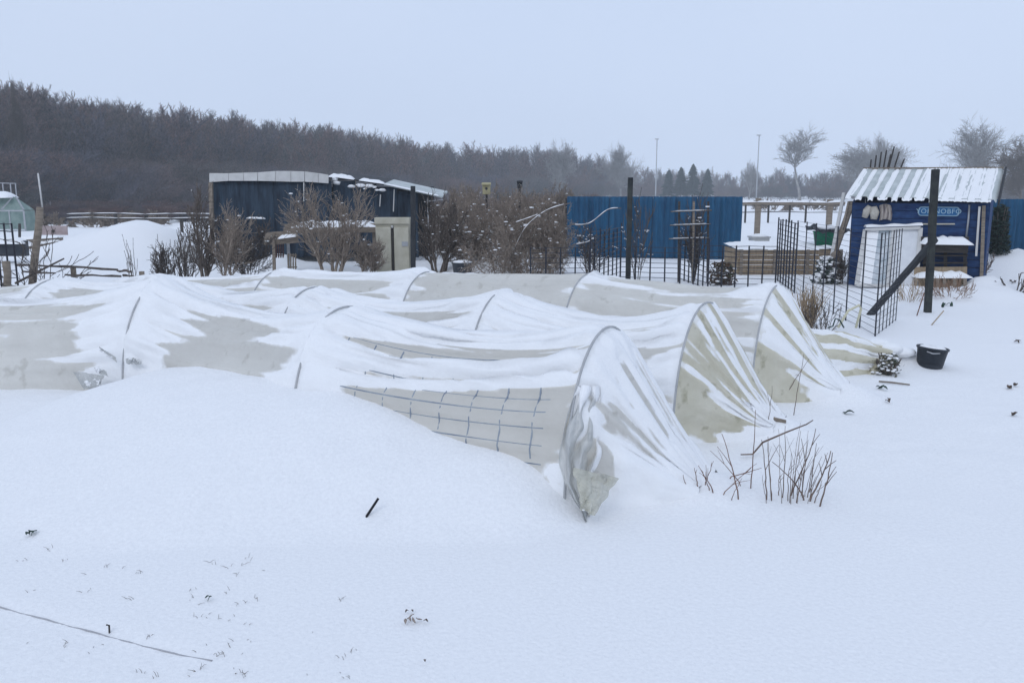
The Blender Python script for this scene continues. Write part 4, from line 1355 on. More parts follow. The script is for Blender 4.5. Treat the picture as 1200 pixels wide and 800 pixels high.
# ---------------------------------------------------------------- plank bed, tub, bin, rail fence behind the enclosure
def plank_bed():
    rng = random.Random(6)
    Y = 16.8
    x0, x1 = P(866, 300, Y).x, P(987, 300, Y).x
    root = thing('plank_bed', ((x0 + x1) / 2, Y, 0), 'raised bed of tan planks with snow on its edge', 'raised bed')
    for k in range(5):
        MB().box(((x0 + x1) / 2 + rng.uniform(-.02, .02), Y + rng.uniform(-.006, .006), .05 + .098 * k), (x1 - x0, .04, .09)).build('plank', TAN, root, bevel=.004)
    for s in (x0 + .02, x1 - .02):
        for k in range(5):
            MB().box((s, Y + .6, .05 + .098 * k), (.04, 1.15, .09)).build('plank', TAN, root, bevel=.004)
    for f in (.02, .34, .66, .98):
        MB().box((x0 + (x1 - x0) * f, Y - .045, .24), (.05, .045, .52)).build('stake', WOOD, root)
    S = np.zeros((40, 20, 3))
    for i in range(40):
        for j in range(20):
            u, v = i / 39, j / 19
            e = min(1, 8 * u, 8 * (1 - u), 8 * v + .3, 8 * (1 - v))
            S[i, j] = (x0 + (x1 - x0) * (u * 1.03 - .015), Y - .035 + 1.2 * v, .495 + .05 * e + .03 * float(fbm(u * 6, v * 4, 3)) * e + .06 * v)
    npart('snow_cap', S.reshape(-1, 3), grid_faces(40, 20), SNOW, root)
    # green tub standing on it
    c = P(969, 292, 17.25); c.z = .55
    t = thing('green_tub', tuple(c), 'green plastic tub with snowy dark lid beside the hut', 'tub')
    n = 24
    m = MB()
    for r_, z in ((.24, 0), (.285, .26), (.30, .265), (.30, .285), (.275, .28)):
        m.v += [c + Vector((r_ * math.cos(6.2832 * k / n), r_ * .8 * math.sin(6.2832 * k / n), z)) for k in range(n)]
    for i in range(4):
        for k in range(n): m.f.append((i * n + k, i * n + (k + 1) % n, (i + 1) * n + (k + 1) % n, (i + 1) * n + k))
    m.f.append(tuple(range(n))[::-1])
    m.build('body', GREEN, t, True)
    crumple('lid_sheet', [c + Vector((-.42, -.28, .29)), c + Vector((.36, -.26, .26)), c + Vector((.38, .26, .34)), c + Vector((-.36, .26, .36))], BUCKET, t, .05, 0, 3.0, 30)
    rg = random.Random(3); ms = MB()
    for dx, s in ((-.12, .14), (.06, .18), (.2, .12)): ms.blob(c + Vector((dx, -.08, .36)), (s, .2, .055), rg, 12, 8, .08)
    ms.build('snow_cap', SNOW, t, True)
plank_bed()

def grey_bin():
    c = P(889, 288, 19.5); c.z = .15
    t = thing('grey_bin', tuple(c), 'pale grey square bin before the rail fence', 'bin')
    m = MB()
    for r_, z in ((.15, 0), (.19, .44), (.21, .44), (.21, .47), (.17, .47)):
        for sx, sy in ((-1, -1), (1, -1), (1, 1), (-1, 1)): m.v.append(c + Vector((sx * r_, sy * r_, z)))
    for i in range(4):
        for k in range(4): m.f.append((i * 4 + k, i * 4 + (k + 1) % 4, (i + 1) * 4 + (k + 1) % 4, (i + 1) * 4 + k))
    m.f.append((3, 2, 1, 0))
    m.build('body', GREYP, t)
    ms = MB(); ms.blob(c + Vector((0, 0, .46)), (.19, .19, .07), random.Random(2), 10, 6, .05); ms.build('snow_cap', SNOW, t, True)
grey_bin()

def rail_fence(px_posts, Y, top_py, rail_pys, px0, px1, label, m, pw=.2, base=-.1, seed=0, rw=.12, snow=True):
    rng = random.Random(seed)
    root = thing('rail_fence', (P(px_posts[0], 240, Y).x, Y, 0), label, 'fence', 'rail fences')
    for px in px_posts:
        t = P(px, top_py + rng.uniform(-1, 1), Y); z = gh(t.x, t.y)
        MB().bar((t.x, t.y, z + base), t, pw, pw).build('post', m, root, bevel=.01)
    for py in rail_pys:
        pts = [P(px0 + (px1 - px0) * k / 6, py + rng.uniform(-.7, .7), Y - pw * .6) for k in range(7)]
        ra_ = MB().tube(pts, [rw * .5 * rng.uniform(.7, 1.1) for _ in pts], 6).build('rail', m, root)
        if snow:
            ms = MB()
            for k in range(6): snow_slab(ms, pts[k] + Vector((0, 0, rw * .42)), pts[k + 1] + Vector((0, 0, rw * .42)), rw * .8, rw * .45, rng, 6)
            ms.build('snow_cap', SNOW, root, True).parent = ra_
    return root
rail_fence([889, 973], 30, 233, [238.5], 866, 990, 'wooden post and rail fence between blue screen and hut', WOOD, .17, seed=1)
rail_fence([874, 901, 926, 945], 46, 238, [240.5, 249], 862, 990, 'thin farther fence seen beyond the wooden rail fence', WOODD, .09, seed=2, rw=.05, snow=False)
rail_fence([135, 171, 212, 258], 33, 251, [251, 255.5], 78, 262, 'long rail fence along the wood behind the snowy heap', WOODD, .10, seed=3, rw=.055)

# boards leaning at the left of the hut
for (a, b_, wd, lb) in (((989, 226), (979, 278), .06, 'pale narrow board leaning at the left end of the hut'), ((999, 236), (985, 276), .11, 'wide weathered board leaning at the left end of the hut')):
    pa, pb = P(*a, 15.6), P(*b_, 15.4)
    pb = pb + (pb - pa) * (0.9)
    if pb.z < 0: pb = pa.lerp(pb, (pa.z + .05) / (pa.z - pb.z))
    o = MB().bar(pa, pb, wd, .03).build('leaning_board', {'p': PALE, 'w': WOOD, 'd': WOODD}[lb[0]], None, bevel=.003)
    tag(o, lb, 'board', 'boards leaning by the hut')

# ---------------------------------------------------------------- the dark shelter on the left
def shelter():
    Y = 19.6
    root = thing('shelter', (P(315, 300, Y).x, Y, 0), 'dark sheeted shelter with pale panelled roof edge', 'shelter')
    edges = [(245, 203), (268, 203), (285.5, 202.5), (302, 202), (323, 200.5), (341, 200.5), (357, 201), (373, 203), (385, 205)]
    lows = [213.5, 212, 212, 212, 212.5, 213, 213, 214, 215]
    for i in range(len(edges) - 1):
        (xa, ya), (xb, yb) = edges[i], edges[i + 1]
        q = [P(xa + .25, ya, Y), P(xb - .25, yb, Y), P(xb - .25, lows[i + 1], Y), P(xa + .25, lows[i], Y)]
        th = Vector((0, .04 + .006 * (i % 2), 0)); off = Vector((0, -.006 * (i % 3), 0))
        m = MB(); m.quad(*[p + off for p in q[::-1]]); m.quad(*[p + th for p in q])
        for k in range(4): m.quad(q[k] + off, q[(k + 1) % 4] + off, q[(k + 1) % 4] + th, q[k] + th)
        m.build('fascia_panel', PALE, root)
    zt = P(315, 213, Y).z
    xl, xr = P(249, 260, Y).x, P(386, 260, Y).x
    def sheet(x0, x1, y, z0, z1, name='sheet', sd=0, m_=TARP, amp=.03):
        nu, nv = 30, 14
        S = np.zeros((nu, nv, 3))
        for k in range(nu):
            u = k / (nu - 1)
            for j in range(nv):
                v = j / (nv - 1); x = x0 + (x1 - x0) * u
                S[k, j] = (x, y + amp * math.sin(x * 17 + sd + 2 * float(vn(x * 2, sd))) * (.4 + .6 * (1 - v)) + .03 * float(vn(x * 3 + sd, v * 3)), z0 + (z1 - z0) * v + (.05 * float(vn(x * 4 + sd, 1.5)) if j == 0 else 0))
        o = npart(name, S.reshape(-1, 3), grid_faces(nu, nv), m_, root)
        o.modifiers.new('thickness', 'SOLIDIFY').thickness = .006
        return o
    n = 4
    for i in range(n):
        sheet(xl + (xr - xl) * i / n, xl + (xr - xl) * (i + 1) / n + .05, Y + .10 + .03 * (i % 2), .12, zt + .02, 'hanging_sheet', i * 3)
    # side, back and roof
    MB().box((xl + .02, Y + 1.1, zt / 2), (.04, 1.8, zt)).build('side_wall', BLACKP, root)
    MB().box(((xl + xr) / 2 + 1.1, Y + 2.1, zt / 2 - .05), (xr - xl + 2.2, .04, zt - .1)).build('back_wall', BLACKP, root)
    MB().box(((xl + xr) / 2, Y + 1.15, zt + .08), (xr - xl + .05, 2.15, .05)).build('roof', BLACKP, root)
    S = np.zeros((30, 12, 3))
    for i in range(30):
        for j in range(12):
            u, v = i / 29, j / 11
            e = min(1, 7 * u, 7 * (1 - u), 5 * v, 5 * (1 - v))
            S[i, j] = (xl - .02 + (xr - xl + .05) * u, Y + .12 + 2.05 * v, zt + .105 + .05 * e)
    npart('snow_cap', S.reshape(-1, 3), grid_faces(30, 12), SNOW, root)
    MB().bar(P(247, 214, Y - .05), (xl - .03, Y - .05, -.1), .08, .08).build('post', WOOD, root)
    MB().bar(P(356, 214, Y - .03), P(356, 236, Y - .03), .02, .02).build('batten', PALE, root)
    ms = snow_slab(MB(), P(289, 255.5, Y - .02), P(311, 256, Y - .02), .07, .04, random.Random(1)); ms.build('snow_ledge', SNOW, root, True)
    # lower grid
    m = MB()
    for k in range(19):
        px = 251 + k * 3.8
        m.tube([P(px, 258, Y + .03), P(px, 303, Y + .03)], .006, 4)
    for k in range(12):
        py = 258 + k * 4
        m.tube([P(249, py, Y + .028), P(321, py, Y + .028)], .006, 4)
    m.build('wire_grid', BLACKWIRE, root)
    # lower roof on the right
    ra, rb = P(386, 208, Y + .5), P(450, 217, Y + .3)
    rc = P(518, 232, Y)
    for i, (a, b_) in enumerate(((ra, rb), (rb, rc))):
        for k in range(3):
            p, q = a.lerp(b_, k / 3), a.lerp(b_, (k + 1) / 3)
            m = MB(); up = Vector((0, 0, .035))
            bk = Vector((0, 1.7, .12))
            c = [p, q, q + bk, p + bk]
            m.quad(*c[::-1]); m.quad(*[z + up for z in c])
            for g in range(4): m.quad(c[g], c[(g + 1) % 4], c[(g + 1) % 4] + up, c[g] + up)
            m.build('roof_sheet', CORR if i else BLACKP, root)
    rng = random.Random(4)
    ms = MB()
    for a, b_, hh in ((ra, ra.lerp(rb, .45), .09), (ra.lerp(rb, .55), rb, .07), (rb, rb.lerp(rc, .5), .03), (rb.lerp(rc, .55), rb.lerp(rc, .95), .025)):
        snow_slab(ms, a + Vector((0, .12, .035)), b_ + Vector((0, .12, .035)), .4, hh, rng, 14)
    for k in range(16):
        q = ra.lerp(rb, rng.random()) + Vector((0, -.05, rng.uniform(-.16, .0)))
        s = rng.uniform(.03, .08); ms.blob(q, (s * 1.5, s, s * .6), rng, 8, 5)
    ms.build('snow_cap', SNOW, root, True)
    xe = P(484, 260, Y).x
    n = 4
    for i in range(n):
        x0 = xr + .02 + (xe - xr) * i / n; x1 = xr + .02 + (xe - xr) * (i + 1) / n + .05
        f = (i + .5) / n
        zt2 = (ra.lerp(rb, min(1, f * 1.5)) if f < .66 else rb.lerp(rc, (f - .66) * 1.5)).z - .05
        sheet(x0, x1, Y + .42 + .03 * (i % 2), .1, zt2, 'hanging_sheet', 20 + i * 3, TARP)
    for (a, b_) in (((446, 228), (445, 242)), ((462, 222), (461, 248)), ((418, 252), (421, 252.5))):
        MB().bar(P(*a, Y + .33), P(*b_, Y + .33), .03, .02).build('pale_strip', PALE, root)
    MB().bar(P(501, 232, Y - .05), P(503, 292, Y - .05), .025, .025).build('slim_pole', STEEL, root)
    MB().bar(P(500, 236, Y - .07), P(519, 234, Y - .07), .03, .02).build('cross_bar', STEEL, root)
    MB().bar(P(511, 254, Y - .07), P(535, 253.5, Y - .07), .035, .03).build('snowy_bar', PALE, root)
shelter()

def cabinet():
    Y = 16.6
    root = thing('cabinet', (P(460, 320, Y).x, Y, 0), 'tall cream two-door cabinet beside the black post', 'cabinet')
    xl, xr = P(440.5, 300, Y).x, P(480.5, 300, Y).x
    zt = P(460, 254, Y).z
    MB().box(((xl + xr) / 2, Y + .2, zt / 2 - .02), (xr - xl, .36, zt)).build('body', CREAM, root, bevel=.015)
    mid = xl + (xr - xl) * .50
    top = zt - .17
    for x0, x1 in ((xl + .015, mid - .03), (mid + .03, xr - .015)):
        dr_ = MB().box(((x0 + x1) / 2, Y - .005, (top + .02) / 2 - .05), (x1 - x0, .035, top + .02)).build('door', CREAM, root, bevel=.01)
    MB().box((mid, Y + .012, top / 2), (.05, .02, top)).build('gap_strip', WOODD, root)
    MB().box(((xl + xr) / 2, Y + .005, zt - .075), (xr - xl + .02, .05, .13)).build('top_rail', CREAM, root, bevel=.01)
    MB().box((xr - .09, Y - .03, .62), (.12, .015, .09)).build('hinge_plate', STEEL, root).parent = dr_
    MB().blob((mid, Y - .02, top - .02), (.03, .03, .03), random.Random(1)).build('knob', PALE, root, True)
cabinet()

def potting_table():
    rng = random.Random(9)
    Y = 17.6
    root = thing('potting_table', (P(388, 320, Y).x, Y, 0), 'long rough table under thick snow left of the cream cabinet', 'table')
    a, b_ = P(334, 268, Y), P(442, 267, Y)
    for k in range(3):
        MB().bar(a + Vector((0, .22 * k, 0)), b_ + Vector((0, .22 * k, 0)), .19, .04, math.pi / 2).build('board', WOOD, root)
    MB().bar(a + Vector((0, -.12, -.03)), b_ + Vector((0, -.12, -.03)), .03, .10).build('apron', WOOD, root)
    for px in (337, 388, 438):
        t = P(px, 271, Y); MB().bar(t, (t.x, t.y, -.1), .055, .055).build('leg', WOOD if px != 337 else STEEL, root)
    ms = MB(); snow_slab(ms, P(345, 266, Y + .2), b_ + Vector((0, .2, .03)), .62, .13, rng, 30); ms.build('snow_cap', SNOW, root, True)
    # board with snow a little lower on the left
    a, b_ = P(309, 280, Y - .4), P(349, 277, Y - .4)
    o = thing('plank_shelf', (P(322, 320, Y - .4).x, Y - .4, 0), 'low snowy plank on a brown post left of the rough table', 'shelf')
    MB().bar(a, b_, .25, .03, math.pi / 2).build('board', WOOD, o)
    MB().bar(P(320.5, 275, Y - .45), (P(320.5, 300, Y - .45).x, Y - .45, -.05), .055, .055).build('post', WOOD, o)
    ms = MB(); snow_slab(ms, a + Vector((.3, 0, .01)), b_ + Vector((0, 0, .01)), .24, .07, rng); ms.build('snow_cap', SNOW, o, True)
    q = thing('red_crate', tuple(P(327, 290, Y - .1)), 'dark reddish slatted crate under the snowy plank', 'crate')
    q.location.z = gh(q.location.x, q.location.y)
    RED = mat('dark_red_wood', (.05, .02, .02), (.10, .045, .035), 8, .8)
    for k in range(4):
        MB().bar(P(324 + k * 2.6, 281, Y - .1), P(324 + k * 2.6, 302, Y - .1), .035, .02).build('slat', RED, q)
    for py in (283, 299): MB().bar(P(323, py, Y - .08), P(333, py, Y - .08), .03, .02).build('rail', RED, q)
    q2 = thing('slat_crate', tuple(P(342, 305, Y - .5)), 'grey slatted crate under the left end of the rough table', 'crate')
    q2.location.z = gh(q2.location.x, q2.location.y)
    for k in range(4):
        MB().bar(P(338 + k * 2.8, 297, Y - .5), P(338 + k * 2.8, 318, Y - .5), .036, .02).build('slat', WOOD, q2)
    for py in (299, 313): MB().bar(P(337, py, Y - .48), P(348, py, Y - .48), .04, .02).build('rail', WOOD, q2)
potting_table()

# shrubs of the plots
g = 'bare shrubs of the plots'
shrub(385, 325, 222, 16.2, 100, 'wide fan-shaped bare shrub before the rough table', g, 21, 9, 3, BRAMBLE, .004, 90, spread=1.0, r0=.035, ang=.5, kids=(2, 2, 1))
shrub(240, 322, 222, 14.5, 34, 'upright bare sapling before the left end of the shelter', g, 22, 4, 3, BARK, .0045, 20, spread=.4, r0=.035, ang=.45)
shrub(262, 322, 245, 14.6, 60, 'twiggy bush under the shelter, right of the sapling', g, 23, 7, 3, BRAMBLE, .004, 40, spread=.9, r0=.018)
shrub(215, 322, 268, 13.5, 55, 'sparse bare shrub left of the sapling', g, 24, 8, 2, BARKD, .005, 0, spread=.9, r0=.014, kids=(2, 1))
shrub(193, 320, 288, 13.5, 28, 'small twiggy bush on the snowy heap left of the sparse shrub', g, 25, 10, 2, BARKD, .004, 0, spread=.9, r0=.01)
shrub(290, 318, 262, 15.5, 60, 'low dark bramble patch beneath the wire grid of the shelter', g, 26, 8, 3, BARKD, .004, 60, spread=1.0, r0=.012)
shrub(430, 322, 275, 16.0, 40, 'low twiggy bush in front of the cream cabinet', g, 30, 10, 3, BRAMBLE, .004, 40, spread=.9, r0=.012)
shrub(515, 322, 232, 16.6, 60, 'leaning multi-stemmed bush right of the thick black post', g, 27, 8, 3, BARK, .0045, 90, spread=1.0, r0=.035, ang=.5)
shrub(553, 322, 265, 16.8, 60, 'snow-laden twiggy bush above the dark tub', g, 28, 22, 3, BRAMBLE, .005, 260, spread=1.0, r0=.016)
for i, (px, tp, wd, Y, lb) in enumerate([(545, 226, 60, 18.8, 'brown bramble thicket at the end of the shelter roof'), (585, 226, 80, 17.6, 'tall brown bramble thicket, middle of the tangle'), (620, 232, 90, 16.6, 'brown bramble thicket with long snowy canes'), (650, 246, 60, 16.2, 'rusty bramble thicket against the left end of the blue screen'), (600, 268, 110, 15.2, 'low dense bramble in front of the thicket')]):
    shrub(px, 322, tp, Y, wd, lb, 'bramble thickets', 60 + i, 10, 3, BRAMBLE, .0038, 150, 'bramble_thicket', spread=1.1, r0=.014, jit=.17, ang=.9, kids=(3, 2, 1), up=0.0)
shrub(696, 315, 262, 15.4, 40, 'snow-beaded thin stems arching before the blue screen', g, 29, 9, 2, BARKD, .005, 60, spread=.9, r0=.01, kids=(2, 1))
shrub(747, 312, 234, 15.2, 34, 'snow-beaded climbing stem right of the tall dark post', g, 31, 4, 2, BARKD, .005, 40, spread=.8, r0=.01, kids=(2, 1))
shrub(988, 325, 296, 15.1, 26, 'dark bare shrub at the left foot of the hut', g, 33, 9, 2, BARKD, .004, 10, spread=.8, r0=.01, kids=(2, 2))
shrub(1142, 330, 288, 14.4, 34, 'twiggy dry bush at the right corner of the hut', g, 34, 10, 2, TWIG, .0045, 30, spread=.9, r0=.012)

# arching canes with snow
def cane(pts, r_, label, snow=True, m=None):
    Q = [P(*p) for p in pts]
    root = thing('arching_cane', tuple(Q[0]), label, 'cane', 'arching bramble canes')
    # smooth
    C = []
    for i in range(len(Q) - 1):
        a, b_ = Q[max(i - 1, 0)], Q[i]; c, d = Q[i + 1], Q[min(i + 2, len(Q) - 1)]
        for k in range(6):
            t = k / 6
            C.append(.5 * ((2 * b_) + (c - a) * t + (2 * a - 5 * b_ + 4 * c - d) * t * t + (3 * b_ - a - 3 * c + d) * t ** 3))
    C.append(Q[-1])
    MB().tube(C, r_, 6).build('stem', m or BARK, root, True)
    if snow:
        MB().tube([p + Vector((0, 0, r_ * .9)) for p in C[2:-2]], [r_ * (.9 + .3 * math.sin(i * 1.7)) for i in range(len(C) - 4)], 6).build('snow_line', SNOW, root, True)
for i, (px, tp, wd, Y, lb) in enumerate([(530, 228, 70, 23, 'farther bramble thicket just behind the end of the shelter roof'), (575, 224, 80, 24.5, 'farther bramble thicket behind the yellowish nest box'), (620, 224, 80, 24, 'farther bramble thicket behind the dark nest box'), (655, 229, 60, 23.4, 'farther bramble thicket reaching the left end of the blue screen')]):
    shrub(px, 310, tp, Y, wd, lb, 'bramble thickets', 160 + i, 15, 3, BRAMBLE, .0075, 70, 'bramble_thicket', spread=1.1, r0=.02, jit=.18, ang=.9, kids=(3, 2, 1), up=0.0)
cane([(600, 300, 15.8), (615, 268, 15.6), (640, 247, 15.5), (668, 238, 15.4)], .009, 'long snowy cane arching up through the bramble thicket')
cane([(600, 262, 15.4), (618, 256, 15.4), (634, 250, 15.4)], .008, 'thin snowy cane in the middle of the bramble thicket')
cane([(668, 263, 15.2), (690, 262, 15.2), (712, 246, 15.2), (728, 244, 15.2)], .008, 'snowy branch crossing the blue screen left of the tall post')
cane([(670, 287, 15.2), (690, 283, 15.2), (700, 274, 15.2)], .009, 'lower snowy branch before the blue screen')

# small nest boxes / lumps over the thicket
def nest_box(px, py, Y, s, m, label):
    c = P(px, py, Y)
    root = thing('nest_box', tuple(c), label, 'nest box', None)
    MB().box(c, (s, s * .8, s * 1.25)).build('body', m, root, bevel=.01)
    MB().box(c + Vector((0, -.03, s * .68)), (s * 1.15, s, .025), Matrix.Rotation(.2, 3, 'X')).build('lid', m, root)
    MB().tube([c + Vector((0, -s * .4 - .004, s * .1)), c + Vector((0, -s * .4 + .003, s * .1))], s * .18, 12).build('hole', BLACKP, root)
    MB().bar(c - Vector((0, -.1, s * .6)), (c.x, c.y + .1, -.1), .05, .05).build('pole', WOODD, root)
nest_box(570, 222, 18.5, .17, mat('yellowed_box', (.33, .29, .15), (.44, .40, .25), 7, .8), 'small yellowish nest box on a pole above the thicket')
nest_box(609, 217, 18.5, .11, BLACKP, 'small dark nest box on a pole above the thicket')

def tub():
    c = P(542, 320, 15.9); c.z = gh(c.x, c.y)
    t = thing('black_tub', tuple(c), 'squat black tub under the snow-laden bush', 'tub')
    n = 24; m = MB()
    for r_, z in ((.15, -.05), (.19, .25), (.205, .26), (.2, .28), (.17, .27)):
        m.v += [c + Vector((r_ * math.cos(6.2832 * k / n), r_ * math.sin(6.2832 * k / n), z)) for k in range(n)]
    for i in range(4):
        for k in range(n): m.f.append((i * n + k, i * n + (k + 1) % n, (i + 1) * n + (k + 1) % n, (i + 1) * n + k))
    m.build('body', BUCKET, t, True)
    ms = MB(); ms.blob(c + Vector((0, 0, .26)), (.19, .19, .06), random.Random(1), 12, 6, .08); ms.build('snow_cap', SNOW, t, True)
tub()

# ---------------------------------------------------------------- left edge: greenhouse, stake, broken fence
def greenhouse():
    Y = 36
    root = thing('greenhouse', (P(10, 260, Y).x, Y, 0), 'small pale green greenhouse with snow on its roof', 'greenhouse')
    xl, xr = P(-40, 250, Y).x, P(28, 250, Y).x
    z1 = P(0, 247, Y).z; z2 = P(0, 231, Y).z
    n = 4
    for i in range(n):
        x0 = xl + (xr - xl) * i / n; x1 = xl + (xr - xl) * (i + 1) / n
        MB().box(((x0 + x1) / 2, Y, z1 / 2 + .04), (x1 - x0 - .05, .02, z1 - .08)).build('pane', GLASSG, root)
        MB().bar((x1, Y, 0), (x1, Y, z1), .05, .05).build('mullion', STEEL, root)
    MB().bar((xl, Y, z1), (xr, Y, z1), .06, .06).build('eaves_rail', STEEL, root)
    m = MB()
    xa, xb = xl + .8, P(12, 232, Y).x
    yb = Y + .4
    m.quad((xl, Y, z1 + .03), (xr, Y, z1 + .03), (xb, yb, z2), (xa, yb, z2))
    m.quad((xr, Y, z1 + .03), (xr, Y + .8, z1 + .03), (xb, yb, z2))
    m.quad((xr, Y + .8, z1 + .03), (xl, Y + .8, z1 + .03), (xa, yb, z2), (xb, yb, z2))
    o = m.build('roof', GLASSG, root); o.modifiers.new('t', 'SOLIDIFY').thickness = .02
    for a, b_ in (((xr, Y, z1 + .05), (xb, yb, z2 + .02)), ((xl + 1.5, Y, z1 + .05), (xl + 1.8, yb, z2 + .02))):
        MB().bar(a, b_, .05, .05).build('rafter', STEEL, root)
    MB().box((xr, Y + .4, z1 / 2), (.02, .8, z1)).build('end_pane', GLASSG, root)
    ms = MB(); snow_slab(ms, (xa - .5, yb, z2 - .06), (xb - .1, yb, z2 - .02), .9, .28, random.Random(2)); ms.build('snow_cap', SNOW, root, True)
    rr = thing('railing', (P(8, 225, 40).x, 40, 0), 'thin dark railing rising behind the greenhouse', 'railing')
    MB().bar(P(-30, 214, 40), P(19, 215, 40), .035, .035).build('top_rail', STEEL, rr)
    for px in (-20, -8, 3, 12, 18):
        t = P(px, 215, 40); MB().bar((t.x, t.y, -.1), t, .035, .035).build('upright', STEEL, rr)
greenhouse()

o = MB().tube([P(37, 345, 11.6), P(41, 300, 11.6), P(45, 270, 11.6), P(47, 243, 11.6)], [.052, .05, .048, .045], 9).build('leaning_stake', WOOD, None, True)
tag(o, 'stout wooden stake leaning behind the tunnels at left', 'stake')
o = MB().tube([P(50, 246, 11.7), P(47, 222, 11.7), P(44.5, 203, 11.7)], .011, 7).build('white_stick', PALE, None, True)
tag(o, 'thin whitish stick standing on top of the leaning stake', 'stick')
shrub(42, 330, 268, 11.5, 80, 'thin bare branches around the leaning stake', g, 41, 6, 2, BARKD, .005, 0, spread=1.3, r0=.011, kids=(1, 1), ang=.5)
o = MB().tube([P(18, 332, 11.3), P(45, 318, 11.3), P(75, 303, 11.3)], [.016, .015, .01], 6).build('slanting_branch', BARKD, None, True)
tag(o, 'dark branch slanting across the foot of the leaning stake', 'branch')
o = MB().tube([P(26, 318, 11.2), P(45, 319.5, 11.2), P(65, 320, 11.2)], [.012, .016, .01], 6).build('fallen_branch', BARKD, None, True)
tag(o, 'short dark branch lying level at the foot of the leaning stake', 'branch')

def broken_fence():
    root = thing('broken_fence', (P(120, 335, 12).x, 12, 0), 'low broken fence of dark poles behind the tunnels at left', 'fence')
    rng = random.Random(3)
    for px, tp in ((85.5, 312), (166, 318)):
        t = P(px, tp, 12); MB().bar((t.x, t.y, -.1), t, .055, .055).build('post', WOOD, root)
    for (a, b_) in (((18, 310), (138, 315)), ((76, 322), (142, 324)), ((144, 323), (166, 325)), ((90, 331), (140, 335)), ((100, 343), (152, 347)), ((137, 317), (154, 318))):
        q = [P(*a, 11.95).lerp(P(*b_, 11.95), k / 6) + Vector((0, 0, rng.uniform(-.012, .012))) for k in range(7)]
        MB().tube(q, [.016 * rng.uniform(.7, 1.25) for _ in q], 6).build('rail', BARKD, root)
broken_fence()
shrub(158, 342, 278, 12.2, 26, 'thin upright shoots at the right end of the broken fence', g, 42, 4, 1, BARKD, .004, 0, spread=.8, r0=.01, kids=(1,), ang=.4)
mesh_panel(-30, 11.2, 20, 11.4, 1.05, 'dark wire panel at the left edge behind the tunnels', .10, .1, seed=9)
o = MB().tube([P(8, 345, 11), P(9, 322, 11), P(7, 306, 11)], [.05, .045, .05], 9).build('stump_post', WOOD, None, True)
tag(o, 'short weathered post at the left edge by the wire panel', 'post')
def low_wall():
    t = thing('pink_board', tuple(P(62, 275, 28)), 'long pinkish grey board standing before the greenhouse', 'board')
    t.location.z = 0
    MB().bar(P(48, 270, 28), P(79, 270, 28), .05, .30).build('panel', mat('pinkish', (.30, .23, .22), (.42, .34, .33), 5, .8), t)
    MB().tube([P(62, 271, 27.9), P(62, 271, 28.1)], .05, 10).build('knot', WOODD, t)
    MB().bar(P(23, 262, 27.5), P(23, 283, 27.5), .06, .06).build('post', WOODD, t)
    rng = random.Random(7)
    t = thing('timber_pile', tuple(P(50, 285, 24)), 'snowed-up timber lying left of the snowy heap', 'timber')
    t.location.z = 0
    for a, b_ in (((20, 283), (73, 280)), ((32, 291), (72, 284))):
        MB().bar(P(*a, 23), P(*b_, 23), .10, .09).build('beam', WOOD, t)
        ms = MB(); snow_slab(ms, P(*a, 23) + Vector((0, 0, .05)), P(*b_, 23) + Vector((0, 0, .05)), .25, .09, rng); ms.build('snow_cap', SNOW, t, True)
    t = thing('dark_trough', tuple(P(14, 298, 20)), 'dark trough with snow on top at the left edge', 'trough')
    t.location.z = 0
    a, b_ = P(-30, 291, 19.5), P(32, 291, 19.5)
    MB().bar(a, b_, .16, .35, 0).build('body', BUCKET, t, bevel=.02)
    ms = MB(); snow_slab(ms, a + Vector((0, 0, .12)), b_ + Vector((0, 0, .12)), .45, .14, rng); ms.build('snow_cap', SNOW, t, True)
    t = thing('pale_disc', tuple(P(220, 277, 20)), 'pale round tub half hidden by the sapling', 'tub')
    t.location.z = gh(t.location.x, t.location.y)
    c = P(220, 284, 20); c.z = gh(c.x, c.y) - .05
    MB().tube([c, c + Vector((0, 0, .3)), c + Vector((0, 0, .42))], [.2, .22, .17], 18).build('body', GREYP, t, True)
low_wall()
# bits of low debris along the fences in the distance
rng = random.Random(77)
for i, (px, py, Y, w_, tp, lb) in enumerate([(60, 262, 40, 60, 250, 'scrub at the foot of the wood right of the greenhouse'), (110, 262, 40, 60, 249, 'scrub behind the rail fence above the snowy heap'), (165, 262, 42, 60, 248, 'scrub behind the rail fence left of the shelter'), (900, 243, 70, 60, 234, 'low scrub beyond the rail fence by the blue screen'), (950, 243, 75, 60, 234, 'low scrub beyond the rail fence by the hut')]):
    shrub(px, py, tp, Y, w_, lb, 'scrub far behind', 90 + i, 16, 3, BRAMBLE, .012, 20, spread=1.1, r0=.03, dep=.4)

